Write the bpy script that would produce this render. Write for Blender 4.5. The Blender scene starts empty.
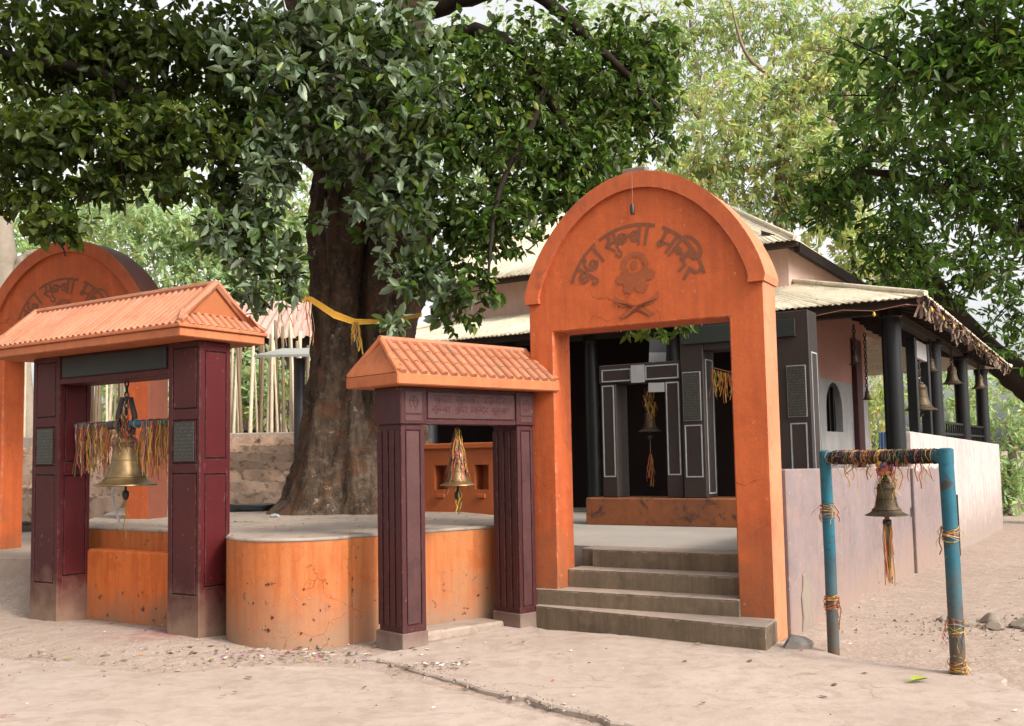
import bpy, bmesh, math, random
import numpy as np
from mathutils import Vector, Matrix
R = math.radians
sc = bpy.context.scene
COL = sc.collection
# ------------------------------------------------------------------ camera
F_PX, PITCH, ROLL, PY, CAM_H = 1001.32, 0.0737, 0.0183, 383.6, 1.6
cam = bpy.data.cameras.new('camera'); camo = bpy.data.objects.new('camera', cam); COL.objects.link(camo)
cam.sensor_width = 36; cam.lens = 36 * F_PX / 1024; cam.shift_y = (PY - 363) / 1024
cam.clip_start = .05; cam.clip_end = 3000
camo.matrix_world = Matrix.Translation((0, 0, CAM_H)) @ Matrix.Rotation(math.pi / 2 + PITCH, 4, 'X') @ Matrix.Rotation(-ROLL, 4, 'Z')
sc.camera = camo
# ------------------------------------------------------------------ sky, sun, exposure
SUN_EL, SUN_AZ = 38, 130          # azimuth measured clockwise from +Y
w = bpy.data.worlds.new('World'); sc.world = w; w.use_nodes = True
nt = w.node_tree; bg = nt.nodes['Background']
sky = nt.nodes.new('ShaderNodeTexSky'); sky.sky_type = 'NISHITA'; sky.sun_disc = False
sky.sun_elevation = R(SUN_EL); sky.sun_rotation = R(SUN_AZ); sky.dust_density = 5; sky.air_density = 1.0; sky.ozone_density = 1
hs = nt.nodes.new('ShaderNodeHueSaturation'); hs.inputs['Saturation'].default_value = .08
nt.links.new(sky.outputs[0], hs.inputs['Color']); nt.links.new(hs.outputs[0], bg.inputs[0]); bg.inputs[1].default_value = .15
sun = bpy.data.lights.new('sun', 'SUN'); suno = bpy.data.objects.new('sun', sun); COL.objects.link(suno)
sun.energy = 1.4; sun.angle = R(10); sun.color = (1, .88, .72)
sd = Vector((math.sin(R(SUN_AZ)) * math.cos(R(SUN_EL)), math.cos(R(SUN_AZ)) * math.cos(R(SUN_EL)), math.sin(R(SUN_EL))))
suno.rotation_euler = sd.to_track_quat('Z', 'Y').to_euler()
sc.view_settings.view_transform = 'Standard'; sc.view_settings.look = 'None'
sc.view_settings.exposure = 1.2; sc.view_settings.gamma = 1; sc.view_settings.use_curve_mapping = False
sc.render.engine = 'CYCLES'
sc.cycles.use_denoising = True; sc.cycles.max_bounces = 8; sc.cycles.transparent_max_bounces = 4
sc.cycles.use_adaptive_sampling = True; sc.cycles.adaptive_threshold = .02

random.seed(7); rng = np.random.default_rng(7)

def ray(x, y):
    X, Y = x - 512, y - PY
    c, s = math.cos(ROLL), math.sin(ROLL); X, Y = X * c - Y * s, X * s + Y * c
    a, b = X / F_PX, -Y / F_PX; c, s = math.cos(PITCH), math.sin(PITCH)
    return Vector((a, c - b * s, s + b * c))
def at(x, y, d):
    """the world point d metres ahead that stands at this place in the view"""
    r = ray(x, y); return Vector((0, 0, CAM_H)) + r * (d / r.y)

# ------------------------------------------------------------------ materials
MATS = {}
class NT:
    def __init__(s, name):
        s.m = bpy.data.materials.new(name); s.m.use_nodes = True; s.t = s.m.node_tree
        s.b = s.t.nodes['Principled BSDF']; s.out = s.t.nodes['Material Output']; MATS[name] = s.m
        s.geo = s.t.nodes.new('ShaderNodeNewGeometry'); s.tc = s.t.nodes.new('ShaderNodeTexCoord')
    def n(s, t, **k):
        o = s.t.nodes.new(t)
        for a, v in k.items(): setattr(o, a, v)
        return o
    def l(s, a, b): s.t.links.new(a, b)
    def noise(s, scale, detail=4, rough=.55, vec=None, dist=0, stretch=None):
        o = s.n('ShaderNodeTexNoise'); o.inputs['Scale'].default_value = scale; o.inputs['Detail'].default_value = detail
        o.inputs['Roughness'].default_value = rough; o.inputs['Distortion'].default_value = dist
        v = vec or s.geo.outputs['Position']
        if stretch:
            mp = s.n('ShaderNodeMapping'); mp.inputs['Scale'].default_value = stretch; s.l(v, mp.inputs[0]); v = mp.outputs[0]
        s.l(v, o.inputs['Vector']); return o.outputs['Fac']
    def ramp(s, fac, p0, p1, c0=(0, 0, 0, 1), c1=(1, 1, 1, 1)):
        o = s.n('ShaderNodeValToRGB'); e = o.color_ramp.elements
        e[0].position, e[1].position = p0, p1; e[0].color, e[1].color = c0, c1
        s.l(fac, o.inputs[0]); return o.outputs[0]
    def mix(s, fac, a, b, mode='MIX'):
        o = s.n('ShaderNodeMix', data_type='RGBA', blend_type=mode)
        for v, i in ((fac, 0), (a, 6), (b, 7)):
            if isinstance(v, (int, float)): o.inputs[i].default_value = v
            elif isinstance(v, tuple): o.inputs[i].default_value = v if len(v) == 4 else v + (1,)
            else: s.l(v, o.inputs[i])
        return o.outputs[2]
    def math(s, op, a, b=0., clamp=False):
        o = s.n('ShaderNodeMath', operation=op, use_clamp=clamp)
        for v, i in ((a, 0), (b, 1)):
            if isinstance(v, (int, float)): o.inputs[i].default_value = v
            else: s.l(v, o.inputs[i])
        return o.outputs[0]
    def z(s, obj=False):
        o = s.n('ShaderNodeSeparateXYZ'); s.l(s.tc.outputs['Object'] if obj else s.geo.outputs['Position'], o.inputs[0]); return o.outputs
    def bump(s, h, strength=.3, dist=.01):
        o = s.n('ShaderNodeBump'); o.inputs['Strength'].default_value = strength; o.inputs['Distance'].default_value = dist
        s.l(h, o.inputs['Height']); s.l(o.outputs[0], s.b.inputs['Normal'])
    def col(s, c):
        if isinstance(c, tuple): s.b.inputs['Base Color'].default_value = c + (1,)
        else: s.l(c, s.b.inputs['Base Color'])
    def set(s, **k):
        for a, v in k.items(): s.b.inputs[a].default_value = v
        return s
def c3(c, k): return tuple(min(1, x * k) for x in c)

ALB = .64
def paint(name, col, col2=None, rough=.6, var=.25, stain=None, stain_amt=.0, drip=0, dust=None, bump=.25, spec=.3, chips=None, fine=1, edge=None, cracks=0, island=0):
    """weathered paint on plaster: blotches, runs, stains and dust thrown up from the ground"""
    m = NT(name); col = c3(col, ALB); col2 = c3(col2, ALB) if col2 else c3(col, .72)
    stain = c3(stain, ALB) if stain else None; chips = c3(chips, ALB) if chips else None
    if dust: dust = (c3(dust[0], ALB), dust[1], dust[2])
    n1 = m.noise(1.3, 6, .6); c = m.mix(m.ramp(n1, .35, .7), col, col2)
    n2 = m.noise(9, 5, .65); c = m.mix(m.math('MULTIPLY', m.ramp(n2, .42, .75), var), c, c3(col, 1.25))
    n3 = m.noise(60 * fine, 3, .6); c = m.mix(m.math('MULTIPLY', m.ramp(n3, .5, .8), var * .7), c, c3(col, .6))
    if drip:
        d = m.noise(2.2, 4, .6, stretch=(6, 6, .45)); c = m.mix(m.math('MULTIPLY', m.ramp(d, .44, .66), drip), c, stain or c3(col, .5))
    if stain_amt:
        d = m.noise(5.5, 5, .62, dist=.6); c = m.mix(m.math('MULTIPLY', m.ramp(d, .55, .63), stain_amt), c, stain or c3(col, .35))
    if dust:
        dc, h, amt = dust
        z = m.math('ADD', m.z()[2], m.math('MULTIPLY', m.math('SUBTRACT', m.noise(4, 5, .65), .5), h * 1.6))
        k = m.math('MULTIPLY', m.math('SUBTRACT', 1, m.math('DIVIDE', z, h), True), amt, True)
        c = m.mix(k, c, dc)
    if chips:
        d = m.noise(17, 4, .6); c = m.mix(m.ramp(d, .675, .695), c, chips)
    if island:
        r_ = m.geo.outputs['Random Per Island']; c = m.mix(m.math('MULTIPLY', r_, island), c, c3(col, .55)); c = m.mix(m.math('MULTIPLY', m.ramp(m.noise(3.1, 5, .7), .5, .66), .4), c, c3((.36, .27, .2), ALB))
    if cracks:
        vo = m.n('ShaderNodeTexVoronoi', feature='DISTANCE_TO_EDGE'); vo.inputs['Scale'].default_value = 1.3; mp = m.n('ShaderNodeVectorMath', operation='ADD'); nz = m.n('ShaderNodeTexNoise'); nz.inputs['Scale'].default_value = 3; nz.inputs['Detail'].default_value = 5
        sc_ = m.n('ShaderNodeVectorMath', operation='SCALE'); sc_.inputs['Scale'].default_value = .5; m.l(m.geo.outputs['Position'], nz.inputs['Vector']); m.l(nz.outputs['Color'], sc_.inputs[0]); m.l(m.geo.outputs['Position'], mp.inputs[0]); m.l(sc_.outputs[0], mp.inputs[1]); m.l(mp.outputs[0], vo.inputs['Vector'])
        k = m.math('MULTIPLY', m.math('LESS_THAN', vo.outputs['Distance'], .0045), m.ramp(m.noise(.9, 3), .5, .6)); c = m.mix(m.math('MULTIPLY', k, cracks), c, c3(col, .35))
    if edge:
        bv = m.n('ShaderNodeBevel', samples=4); bv.inputs['Radius'].default_value = edge[1]; dt = m.n('ShaderNodeVectorMath', operation='DOT_PRODUCT'); m.l(bv.outputs[0], dt.inputs[0]); m.l(m.geo.outputs['True Normal'], dt.inputs[1])
        k = m.math('LESS_THAN', dt.outputs['Value'], .985); k = m.math('MULTIPLY', k, m.ramp(m.noise(14, 5, .7), .5, .6)); c = m.mix(m.math('MULTIPLY', k, edge[2]), c, c3(edge[0], ALB))
    m.col(c); m.set(Roughness=rough, **{'Specular IOR Level': spec})
    m.bump(m.math('ADD', m.math('MULTIPLY', n2, .6), m.math('MULTIPLY', n3, .25)), bump, .012)
    return m.m
DUST = (.40, .31, .24)
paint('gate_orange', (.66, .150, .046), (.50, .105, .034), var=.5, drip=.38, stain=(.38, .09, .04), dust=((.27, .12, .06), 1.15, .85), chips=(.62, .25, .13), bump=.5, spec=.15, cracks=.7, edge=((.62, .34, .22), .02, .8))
paint('gate_rim', (.64, .155, .055), (.48, .11, .042), var=.5, drip=.3, stain=(.32, .09, .05), stain_amt=.5, spec=.15, edge=((.6, .34, .22), .02, .6))
paint('gate_side_lit', (.72, .28, .145), (.64, .21, .095), var=.3, stain=(.5, .16, .07), stain_amt=.4, spec=.2)  # paler copy of the gate paint: sunlight on its right side, coloured in
paint('gate_side_shaded', (.27, .085, .05), (.17, .065, .045), var=.3, spec=.15)  # shade of the side turned away from the sun, put into the colour
paint('platform_orange', (.60, .165, .045), (.56, .235, .09), var=.5, drip=.6, stain=(.46, .105, .028), stain_amt=.35, dust=((.36, .22, .14), .6, .9), chips=(.20, .07, .045), bump=.55, spec=.15, cracks=.8)
paint('niche_orange', (.50, .13, .035), (.42, .1, .03), var=.3, drip=.2, stain=(.3, .08, .03))
paint('ledge_orange', (.82, .185, .036), (.7, .2, .06), var=.5, drip=.5, stain=(.5, .10, .025), stain_amt=.35, dust=((.36, .19, .11), .4, .9), chips=(.2, .05, .03), bump=.5, spec=.15)
paint('concrete_top', (.45, .36, .295), (.33, .27, .22), var=.5, stain=(.22, .17, .14), stain_amt=.5, rough=.9, bump=.6, spec=.15)
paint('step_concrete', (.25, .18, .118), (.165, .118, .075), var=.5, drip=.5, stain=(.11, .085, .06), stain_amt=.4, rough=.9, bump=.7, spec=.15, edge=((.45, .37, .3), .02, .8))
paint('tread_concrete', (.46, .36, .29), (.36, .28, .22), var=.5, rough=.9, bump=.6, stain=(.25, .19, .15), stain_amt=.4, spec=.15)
paint('floor_concrete', (.47, .42, .37), (.38, .335, .295), var=.3, rough=.6, bump=.2)
paint('maroon', (.094, .019, .018), (.066, .015, .015), rough=.55, var=.3, dust=((.30, .19, .13), .55, 1.0), bump=.25, spec=.2, chips=(.2, .07, .06), drip=.25, stain=(.05, .012, .014), edge=((.24, .13, .11), .01, .5))
paint('maroon_lit', (.105, .011, .013), (.085, .010, .012), rough=.55, var=.25, dust=((.28, .17, .12), .5, 1.0), bump=.25, spec=.2, drip=.25, stain=(.05, .01, .012), chips=(.2, .06, .05), edge=((.24, .13, .11), .01, .5))  # maroon with the brighter red of the lit side faces painted in
paint('maroon_groove', (.03, .012, .014), rough=.7)
paint('shrine_maroon', (.068, .017, .019), (.085, .024, .024), rough=.42, var=.35, bump=.35, spec=.28, drip=.3, stain=(.04, .014, .014), edge=((.2, .11, .1), .01, .5), chips=(.2, .09, .08))
paint('shrine_carving', (.105, .045, .042), (.07, .026, .026), rough=.42, var=.5, bump=.7, spec=.3, stain=(.05, .02, .02), stain_amt=.4)
paint('shrine_plinth', (.13, .065, .055), (.16, .09, .075), rough=.7, var=.4, dust=(DUST, .22, .6))
paint('roof_tile', (.62, .255, .145), (.54, .205, .11), rough=.6, var=.35, bump=.2, stain=(.34, .13, .08), stain_amt=.4, spec=.15, island=.5)
paint('roof_fascia', (.64, .21, .088), (.56, .17, .07), rough=.6, var=.3, bump=.2, stain=(.36, .12, .06), stain_amt=.45, spec=.15, drip=.25, edge=((.62, .38, .26), .015, .6))
paint('roof_gable', (.44, .145, .055), (.38, .12, .045), rough=.6, var=.35, spec=.15, stain=(.3, .1, .06), stain_amt=.3)
paint('soffit', (.30, .2, .15), rough=.8)
paint('sign_board', (.022, .026, .022), (.035, .04, .034), rough=.5, var=.4, spec=.25)
paint('parapet_plaster', (.285, .225, .225), (.19, .15, .155), var=.5, drip=.45, stain=(.38, .24, .19), stain_amt=.5, dust=((.36, .25, .2), .6, .9), rough=.55, bump=.45, chips=(.5, .42, .38), spec=.25, cracks=.8)
paint('parapet_white', (.72, .60, .56), (.58, .475, .445), var=.4, drip=.5, stain=(.32, .25, .24), stain_amt=.3, rough=.6, spec=.2, dust=((.34, .26, .22), .9, .9), cracks=.6)
paint('pink_wall', (.66, .34, .27), (.56, .28, .22), var=.3, rough=.7)
paint('upper_pink', (.85, .58, .48), (.74, .47, .39), var=.3, rough=.7, drip=.3, stain=(.5, .36, .3))
paint('grey_wall', (.50, .47, .45), (.36, .335, .325), var=.4, rough=.5, drip=.12, stain=(.2, .18, .18))
paint('dark_red', (.10, .03, .03), rough=.6)
paint('black_paint', (.036, .026, .023), (.05, .036, .031), rough=.5, var=.4, bump=.3, spec=.22, stain=(.06, .035, .025), stain_amt=.3)
paint('black_gloss', (.012, .012, .012), (.02, .02, .019), rough=.35, var=.4, spec=.22)
paint('white_line', (.42, .43, .43), (.28, .29, .29), var=.5, rough=.6)
paint('plinth_brown', (.34, .115, .045), (.18, .075, .04), var=.5, rough=.6, stain=(.06, .04, .035), stain_amt=.7, spec=.2)
paint('dark_wood', (.055, .036, .026), (.035, .025, .02), rough=.7, var=.4)
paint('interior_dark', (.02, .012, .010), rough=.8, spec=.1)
paint('lettering', (.235, .088, .048), (.29, .098, .046), rough=.6, var=.5, spec=.15)
paint('emblem_paint', (.40, .11, .044), (.34, .098, .042), rough=.6, var=.5, spec=.15)
paint('brick_grey', (.22, .17, .14), rough=.9, var=.5)
paint('paper', (.42, .42, .42), (.34, .34, .34), rough=.8, var=.3)
paint('poster_dark', (.11, .11, .125), rough=.6, var=.6)
paint('blue_paint', (.02, .17, .24), (.025, .12, .16), rough=.5, var=.5, stain=(.07, .045, .03), stain_amt=.85, dust=((.13, .09, .06), 1.0, 1.0), chips=(.1, .07, .05), bump=.35, spec=.25)
paint('black_thread', (.03, .027, .025), rough=.8)
paint('rock', (.26, .24, .225), (.2, .18, .165), rough=.9, var=.5, bump=.8, dust=(DUST, .12, .7))
paint('earth_stone', (.30, .24, .19), (.24, .19, .15), rough=.95, var=.5, bump=.9)
paint('bamboo_pale', (.85, .72, .52), (.6, .5, .34), rough=.6, var=.5)
paint('bamboo_brown', (.26, .18, .11), (.2, .14, .09), rough=.65, var=.5)
paint('stair_stone', (.52, .36, .26), (.38, .26, .18), rough=.95, var=.7, bump=1.0, stain=(.18, .12, .08), stain_amt=.8, spec=.1)
paint('house_roof', (.62, .40, .33), (.5, .3, .24), rough=.8, var=.6, drip=.4, stain=(.3, .2, .17)); paint('shed_tin', (.5, .5, .46), rough=.5); paint('shed_post', (.06, .06, .07), rough=.5)
paint('blue_sheet', (.12, .22, .42), rough=.6)
paint('plastic_white', (.6, .6, .6), rough=.5)

def flat(name, col, rough=.6, metal=0, spec=.4):
    m = NT(name); n = m.noise(25, 4); m.col(m.mix(m.math('MULTIPLY', n, .6), col, c3(col, .55))); m.set(Roughness=rough, Metallic=metal, **{'Specular IOR Level': spec})
    return m.m
RIB = [flat('ribbon_yellow', (.42, .25, .03)), flat('ribbon_orange', (.40, .11, .03)), flat('ribbon_red', (.26, .03, .03)), flat('ribbon_green', (.08, .12, .03)),
       flat('ribbon_pink', (.32, .07, .1)), flat('ribbon_purple', (.10, .03, .10)), flat('ribbon_cream', (.38, .31, .18))]
flat('leaf_litter_green', (.22, .26, .02)); flat('petal_pink', (.42, .03, .16)); flat('petal_purple', (.18, .02, .2)); flat('litter_white', (.6, .57, .52)); flat('litter_brown', (.12, .06, .04)); flat('petal_orange', (.55, .17, .04))
flat('bulb_glass', (.55, .36, .05), .2); flat('cord', (.25, .1, .06)); flat('iron', (.05, .045, .04), .5, .6); flat('yellow_cloth', (.60, .30, .03), .7)

def brass(name, col, rough):
    m = NT(name); n = m.noise(7, 5, .65); n2 = m.noise(40, 3)
    c = m.mix(m.ramp(n, .35, .7), col, c3(col, .45)); c = m.mix(m.math('MULTIPLY', m.ramp(n2, .55, .75), .5), c, (.16, .13, .07))
    m.col(c); m.set(Metallic=.7, Roughness=rough); m.bump(n2, .1, .004); return m.m
brass('brass', (.25, .165, .075), .42); brass('brass_dark', (.085, .06, .035), .6)

def tin(name, col, rust, pitch):
    m = NT(name); n = m.noise(2.2, 5, .65); n2 = m.noise(14, 4, .6)
    c = m.mix(m.ramp(n, .4, .72), col, c3(col, .8)); c = m.mix(m.math('MULTIPLY', m.ramp(n2, .56, .68), .7), c, rust)
    m.col(c); m.set(Roughness=.6, Metallic=.0); return m.m
tin('tin_roof', (.60, .52, .38), (.24, .17, .09), .1)

def plaque_mat():
    m = NT('plaque'); z = m.z(True); n = m.noise(120, 2, .5, vec=m.tc.outputs['Object'], stretch=(1, 1, .25))
    rows = m.math('GREATER_THAN', m.math('FRACT', m.math('MULTIPLY', z[2], 30)), .5)
    k = m.math('MULTIPLY', rows, m.ramp(n, .50, .56)); m.col(m.mix(m.math('MULTIPLY', k, .24), (.016, .017, .013), (.20, .18, .12)))
    m.set(Roughness=.4); return m.m
plaque_mat()

def bark():
    m = NT('bark'); v = m.geo.outputs['Position']
    n = m.noise(2.4, 7, .68, stretch=(2.6, 2.6, .5), dist=.5); n2 = m.noise(11, 6, .7); n3 = m.noise(3.2, 5, .6)
    c = m.mix(m.ramp(n, .34, .68), (.018, .012, .008), (.105, .07, .047)); c = m.mix(m.math('MULTIPLY', m.ramp(n2, .5, .75), .55), c, (.19, .15, .11))
    c = m.mix(m.ramp(m.noise(8, 5, .7), .635, .70), c, (.26, .24, .2)); c = m.mix(m.math('MULTIPLY', m.ramp(n3, .52, .66), .6), c, (.11, .045, .02))
    m.col(c); m.set(Roughness=.9, **{'Specular IOR Level': .15}); m.bump(m.math('ADD', n, m.math('MULTIPLY', n2, .5)), .9, .06); return m.m
bark()
paint('branch', (.04, .03, .022), (.026, .02, .015), rough=.95, var=.5, bump=.9, spec=.1); paint('pale_bark', (.35, .29, .22), (.24, .2, .16), rough=.9, var=.5, bump=.6)

def leafmat(name, c0, c1, trans=.35, rough=.4, spec=.4, odd=None):
    m = NT(name); r = m.geo.outputs['Random Per Island']
    c = m.mix(r, c0, c1)
    if odd: c = m.mix(m.math('GREATER_THAN', m.math('FRACT', m.math('MULTIPLY', r, 37.7)), odd[1]), c, odd[0])
    m.col(c); m.set(Roughness=rough, **{'Specular IOR Level': spec})
    t = m.n('ShaderNodeBsdfTranslucent'); m.l(m.mix(.5, c, m.mix(1., c, (1.5, 1.7, .5), 'MULTIPLY')), t.inputs[0])
    x = m.n('ShaderNodeMixShader'); x.inputs[0].default_value = trans
    m.l(m.b.outputs[0], x.inputs[1]); m.l(t.outputs[0], x.inputs[2]); m.l(x.outputs[0], m.out.inputs[0]); return m.m
leafmat('leaf_dark', (.024, .048, .010), (.070, .095, .018), .42, .42, .35)
leafmat('leaf_olive', (.05, .075, .012), (.10, .125, .02), .5, .45, .25)
leafmat('leaf_green', (.04, .085, .016), (.10, .165, .03), .45, .45, .3, ((.2, .22, .05), .95))
leafmat('leaf_sheen', (.10, .155, .085), (.25, .31, .20), .25, .42, .5, ((.15, .2, .04), .92))  # pale grey-green puts the sky's reflection into the leaf colour
leafmat('leaf_glossy', (.035, .085, .015), (.11, .21, .032), .45, .4, .4, ((.14, .17, .03), .95))
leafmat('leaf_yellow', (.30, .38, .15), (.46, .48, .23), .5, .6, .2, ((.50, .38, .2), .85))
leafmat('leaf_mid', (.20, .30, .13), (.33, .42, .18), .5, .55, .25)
leafmat('leaf_haze', (.27, .38, .22), (.42, .50, .30), .5, .6, .2, ((.30, .28, .12), .85))  # leaf green paled to stand in for haze over the background trees

def ground_mat():
    m = NT('ground_dirt'); n = m.noise(.55, 6, .6); n2 = m.noise(6, 6, .65); n3 = m.noise(45, 4, .65)
    c = m.mix(m.ramp(n, .35, .68), (0.328, 0.254, 0.206), (0.275, 0.209, 0.166)); c = m.mix(m.math('MULTIPLY', m.ramp(n2, .42, .66), .55), c, (0.223, 0.165, 0.132))
    c = m.mix(m.math('MULTIPLY', m.ramp(n3, .5, .68), .38), c, (0.171, 0.125, 0.097)); c = m.mix(m.math('MULTIPLY', m.ramp(m.noise(24, 5, .7), .56, .62), .7), c, (0.403, 0.329, 0.285))
    # red powder spilled in front of the bell pavilion
    vm = m.n('ShaderNodeVectorMath', operation='DISTANCE'); m.l(m.geo.outputs['Position'], vm.inputs[0]); vm.inputs[1].default_value = (-3.35, 9.25, .05)
    k = m.math('SUBTRACT', 1, m.math('DIVIDE', vm.outputs['Value'], .55), True); k = m.math('MULTIPLY', k, m.ramp(n2, .35, .65), True)
    c = m.mix(m.math('MULTIPLY', k, .75), c, (0.223, 0.035, 0.043))
    m.col(c); m.set(Roughness=.95, **{'Specular IOR Level': .15})
    m.bump(m.math('ADD', m.math('MULTIPLY', n2, 1.), m.math('MULTIPLY', n3, .14)), .85, .04)
    m = NT('apron'); n = m.noise(.9, 6, .6); n2 = m.noise(7, 6, .65); n3 = m.noise(80, 3, .6)
    c = m.mix(m.ramp(n, .35, .68), (0.372, 0.301, 0.252), (0.320, 0.251, 0.206)); c = m.mix(m.math('MULTIPLY', m.ramp(n2, .46, .66), .6), c, (0.267, 0.204, 0.163))
    c = m.mix(m.math('MULTIPLY', m.ramp(n3, .55, .75), .3), c, (0.208, 0.159, 0.123)); c = m.mix(m.math('MULTIPLY', m.ramp(m.noise(2.7, 6, .7, dist=1.2), .54, .60), .45), c, (0.245, 0.179, 0.145))
    vo = m.n('ShaderNodeTexVoronoi', feature='DISTANCE_TO_EDGE'); vo.inputs['Scale'].default_value = .55; ad = m.n('ShaderNodeVectorMath', operation='ADD'); nz = m.n('ShaderNodeTexNoise'); nz.inputs['Scale'].default_value = 1.6; nz.inputs['Detail'].default_value = 6
    m.l(m.geo.outputs['Position'], nz.inputs['Vector']); m.l(m.geo.outputs['Position'], ad.inputs[0]); m.l(nz.outputs['Color'], ad.inputs[1]); m.l(ad.outputs[0], vo.inputs['Vector'])
    k = m.math('MULTIPLY', m.math('LESS_THAN', vo.outputs['Distance'], .0035), m.ramp(m.noise(1.1, 3), .46, .56)); c = m.mix(m.math('MULTIPLY', k, .55), c, (.17, .13, .10))
    c = m.mix(m.math('MULTIPLY', m.ramp(m.noise(.8, 5, .7, dist=.8), .52, .66), .4), c, (.235, .185, .145))
    m.col(c); m.set(Roughness=.9, **{'Specular IOR Level': .2}); m.bump(m.math('ADD', m.math('MULTIPLY', n2, .7), m.math('MULTIPLY', n3, .2)), .5, .025)
ground_mat()
M = MATS

# ------------------------------------------------------------------ mesh helpers
class MB:
    def __init__(s): s.v = []; s.f = []; s.mi = []; s.mats = []
    def slot(s, m):
        if m not in s.mats: s.mats.append(m)
        return s.mats.index(m)
    def add(s, vs, fs, m):
        o = len(s.v); s.v += [tuple(v) for v in vs]; i = s.slot(m)
        for f in fs: s.f.append(tuple(o + k for k in f)); s.mi.append(i)
    def box(s, lo, hi, m, M4=None):
        x0, y0, z0 = lo; x1, y1, z1 = hi
        vs = [Vector(p) for p in ((x0, y0, z0), (x1, y0, z0), (x1, y1, z0), (x0, y1, z0), (x0, y0, z1), (x1, y0, z1), (x1, y1, z1), (x0, y1, z1))]
        if M4: vs = [M4 @ v for v in vs]
        s.add(vs, [(0, 3, 2, 1), (4, 5, 6, 7), (0, 1, 5, 4), (1, 2, 6, 5), (2, 3, 7, 6), (3, 0, 4, 7)], m)
    def prism(s, poly, ext, m, mcap=None):
        """poly: 3-D points of one face (counter-clockwise seen from outside), ext: vector to the other face"""
        n = len(poly); a = [Vector(p) for p in poly]; b = [p + Vector(ext) for p in a]
        s.add(a + b, [tuple(range(n))], mcap or m); o = len(s.v) - 2 * n; i = s.slot(m)
        s.f.append(tuple(o + n + k for k in reversed(range(n)))); s.mi.append(i)
        for k in range(n):
            j = (k + 1) % n; s.f.append((o + k, o + n + k, o + n + j, o + j)); s.mi.append(i)
    def tube(s, pts, rad, m, seg=10, caps=True):
        pts = [Vector(p) for p in pts]; n = len(pts)
        if isinstance(rad, (int, float)): rad = [rad] * n
        vs = []; up = Vector((0, 0, 1)); prev = None
        for k, p in enumerate(pts):
            d = (pts[min(k + 1, n - 1)] - pts[max(k - 1, 0)]).normalized()
            if prev is None: prev = d.orthogonal().normalized()
            a = (prev - d * prev.dot(d)).normalized(); b = d.cross(a); prev = a
            vs += [p + (a * math.cos(t) + b * math.sin(t)) * rad[k] for t in [2 * math.pi * q / seg for q in range(seg)]]
        fs = [(k * seg + q, k * seg + (q + 1) % seg, (k + 1) * seg + (q + 1) % seg, (k + 1) * seg + q) for k in range(n - 1) for q in range(seg)]
        if caps: fs += [tuple(reversed(range(seg))), tuple((n - 1) * seg + q for q in range(seg))]
        s.add(vs, fs, m)
    def lathe(s, prof, m, c=(0, 0, 0), seg=28):
        vs = []; 
        for r, z in prof: vs += [(c[0] + r * math.cos(2 * math.pi * q / seg), c[1] + r * math.sin(2 * math.pi * q / seg), c[2] + z) for q in range(seg)]
        fs = [(k * seg + q, k * seg + (q + 1) % seg, (k + 1) * seg + (q + 1) % seg, (k + 1) * seg + q) for k in range(len(prof) - 1) for q in range(seg)]
        s.add(vs, fs, m)
    def build(s, name, parent=None, bevel=0, smooth=False, seg=1):
        me = bpy.data.meshes.new(name); me.from_pydata(s.v, [], s.f); 
        for m in s.mats: me.materials.append(MATS[m] if isinstance(m, str) else m)
        me.polygons.foreach_set('material_index', s.mi)
        if smooth: me.polygons.foreach_set('use_smooth', [True] * len(s.f))
        me.update(); o = bpy.data.objects.new(name, me); COL.objects.link(o)
        if parent: o.parent = parent
        if smooth and smooth != True:
            me.set_sharp_from_angle(angle=R(smooth))
        if bevel:
            b = o.modifiers.new('bevel', 'BEVEL'); b.width = bevel; b.segments = seg; b.limit_method = 'ANGLE'; b.angle_limit = R(40)
        return o
def tag(o, label=None, cat=None, group=None, kind=None):
    for k, v in (('label', label), ('category', cat), ('group', group), ('kind', kind)):
        if v: o[k] = v
    return o
def thing(name, label, cat, loc=(0, 0, 0), rz=0, group=None):
    o = bpy.data.objects.new(name, None); o.empty_display_size = .2; COL.objects.link(o); o.location = loc; o.rotation_euler = (0, 0, rz)
    return tag(o, label, cat, group)
def struct(o): o['kind'] = 'structure'; return o

# ribbons: many thin wavy strips
def ribbons(mb, spots, length, width=.008, mats=RIB, weights=None, sway=.02):
    for p in spots:
        L = random.uniform(*length); n = 5; a = random.uniform(0, math.pi); d = Vector((math.cos(a), math.sin(a), 0)) * width * random.uniform(.3, .75)
        p = Vector(p); vs = []; off = Vector((0, 0, 0))
        for k in range(n + 1):
            vs += [p + off - d, p + off + d]
            off = off + Vector((random.uniform(-sway, sway), random.uniform(-sway, sway), -L / n))
        m = random.choices(mats, weights)[0] if weights else random.choice(mats)
        mb.add(vs, [(2 * k, 2 * k + 1, 2 * k + 3, 2 * k + 2) for k in range(n)], m)
def wraps(mb, a, b, r, n, mats=RIB, weights=None):
    """threads wound round a pipe from a to b"""
    a, b = Vector(a), Vector(b); d = (b - a).normalized(); u = d.orthogonal().normalized(); v = d.cross(u)
    for k in range(n):
        t = random.random(); c = a.lerp(b, t); tilt = random.uniform(-.6, .6); rr = r + random.uniform(.002, .010)
        pts = [c + (u * math.cos(q) + v * math.sin(q)) * rr + d * tilt * rr * math.cos(q + k) for q in [2 * math.pi * i / 8 for i in range(9)]]
        mb.tube(pts, random.uniform(.0018, .004), random.choices(mats, weights)[0] if weights else random.choice(mats), 4, False)

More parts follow.
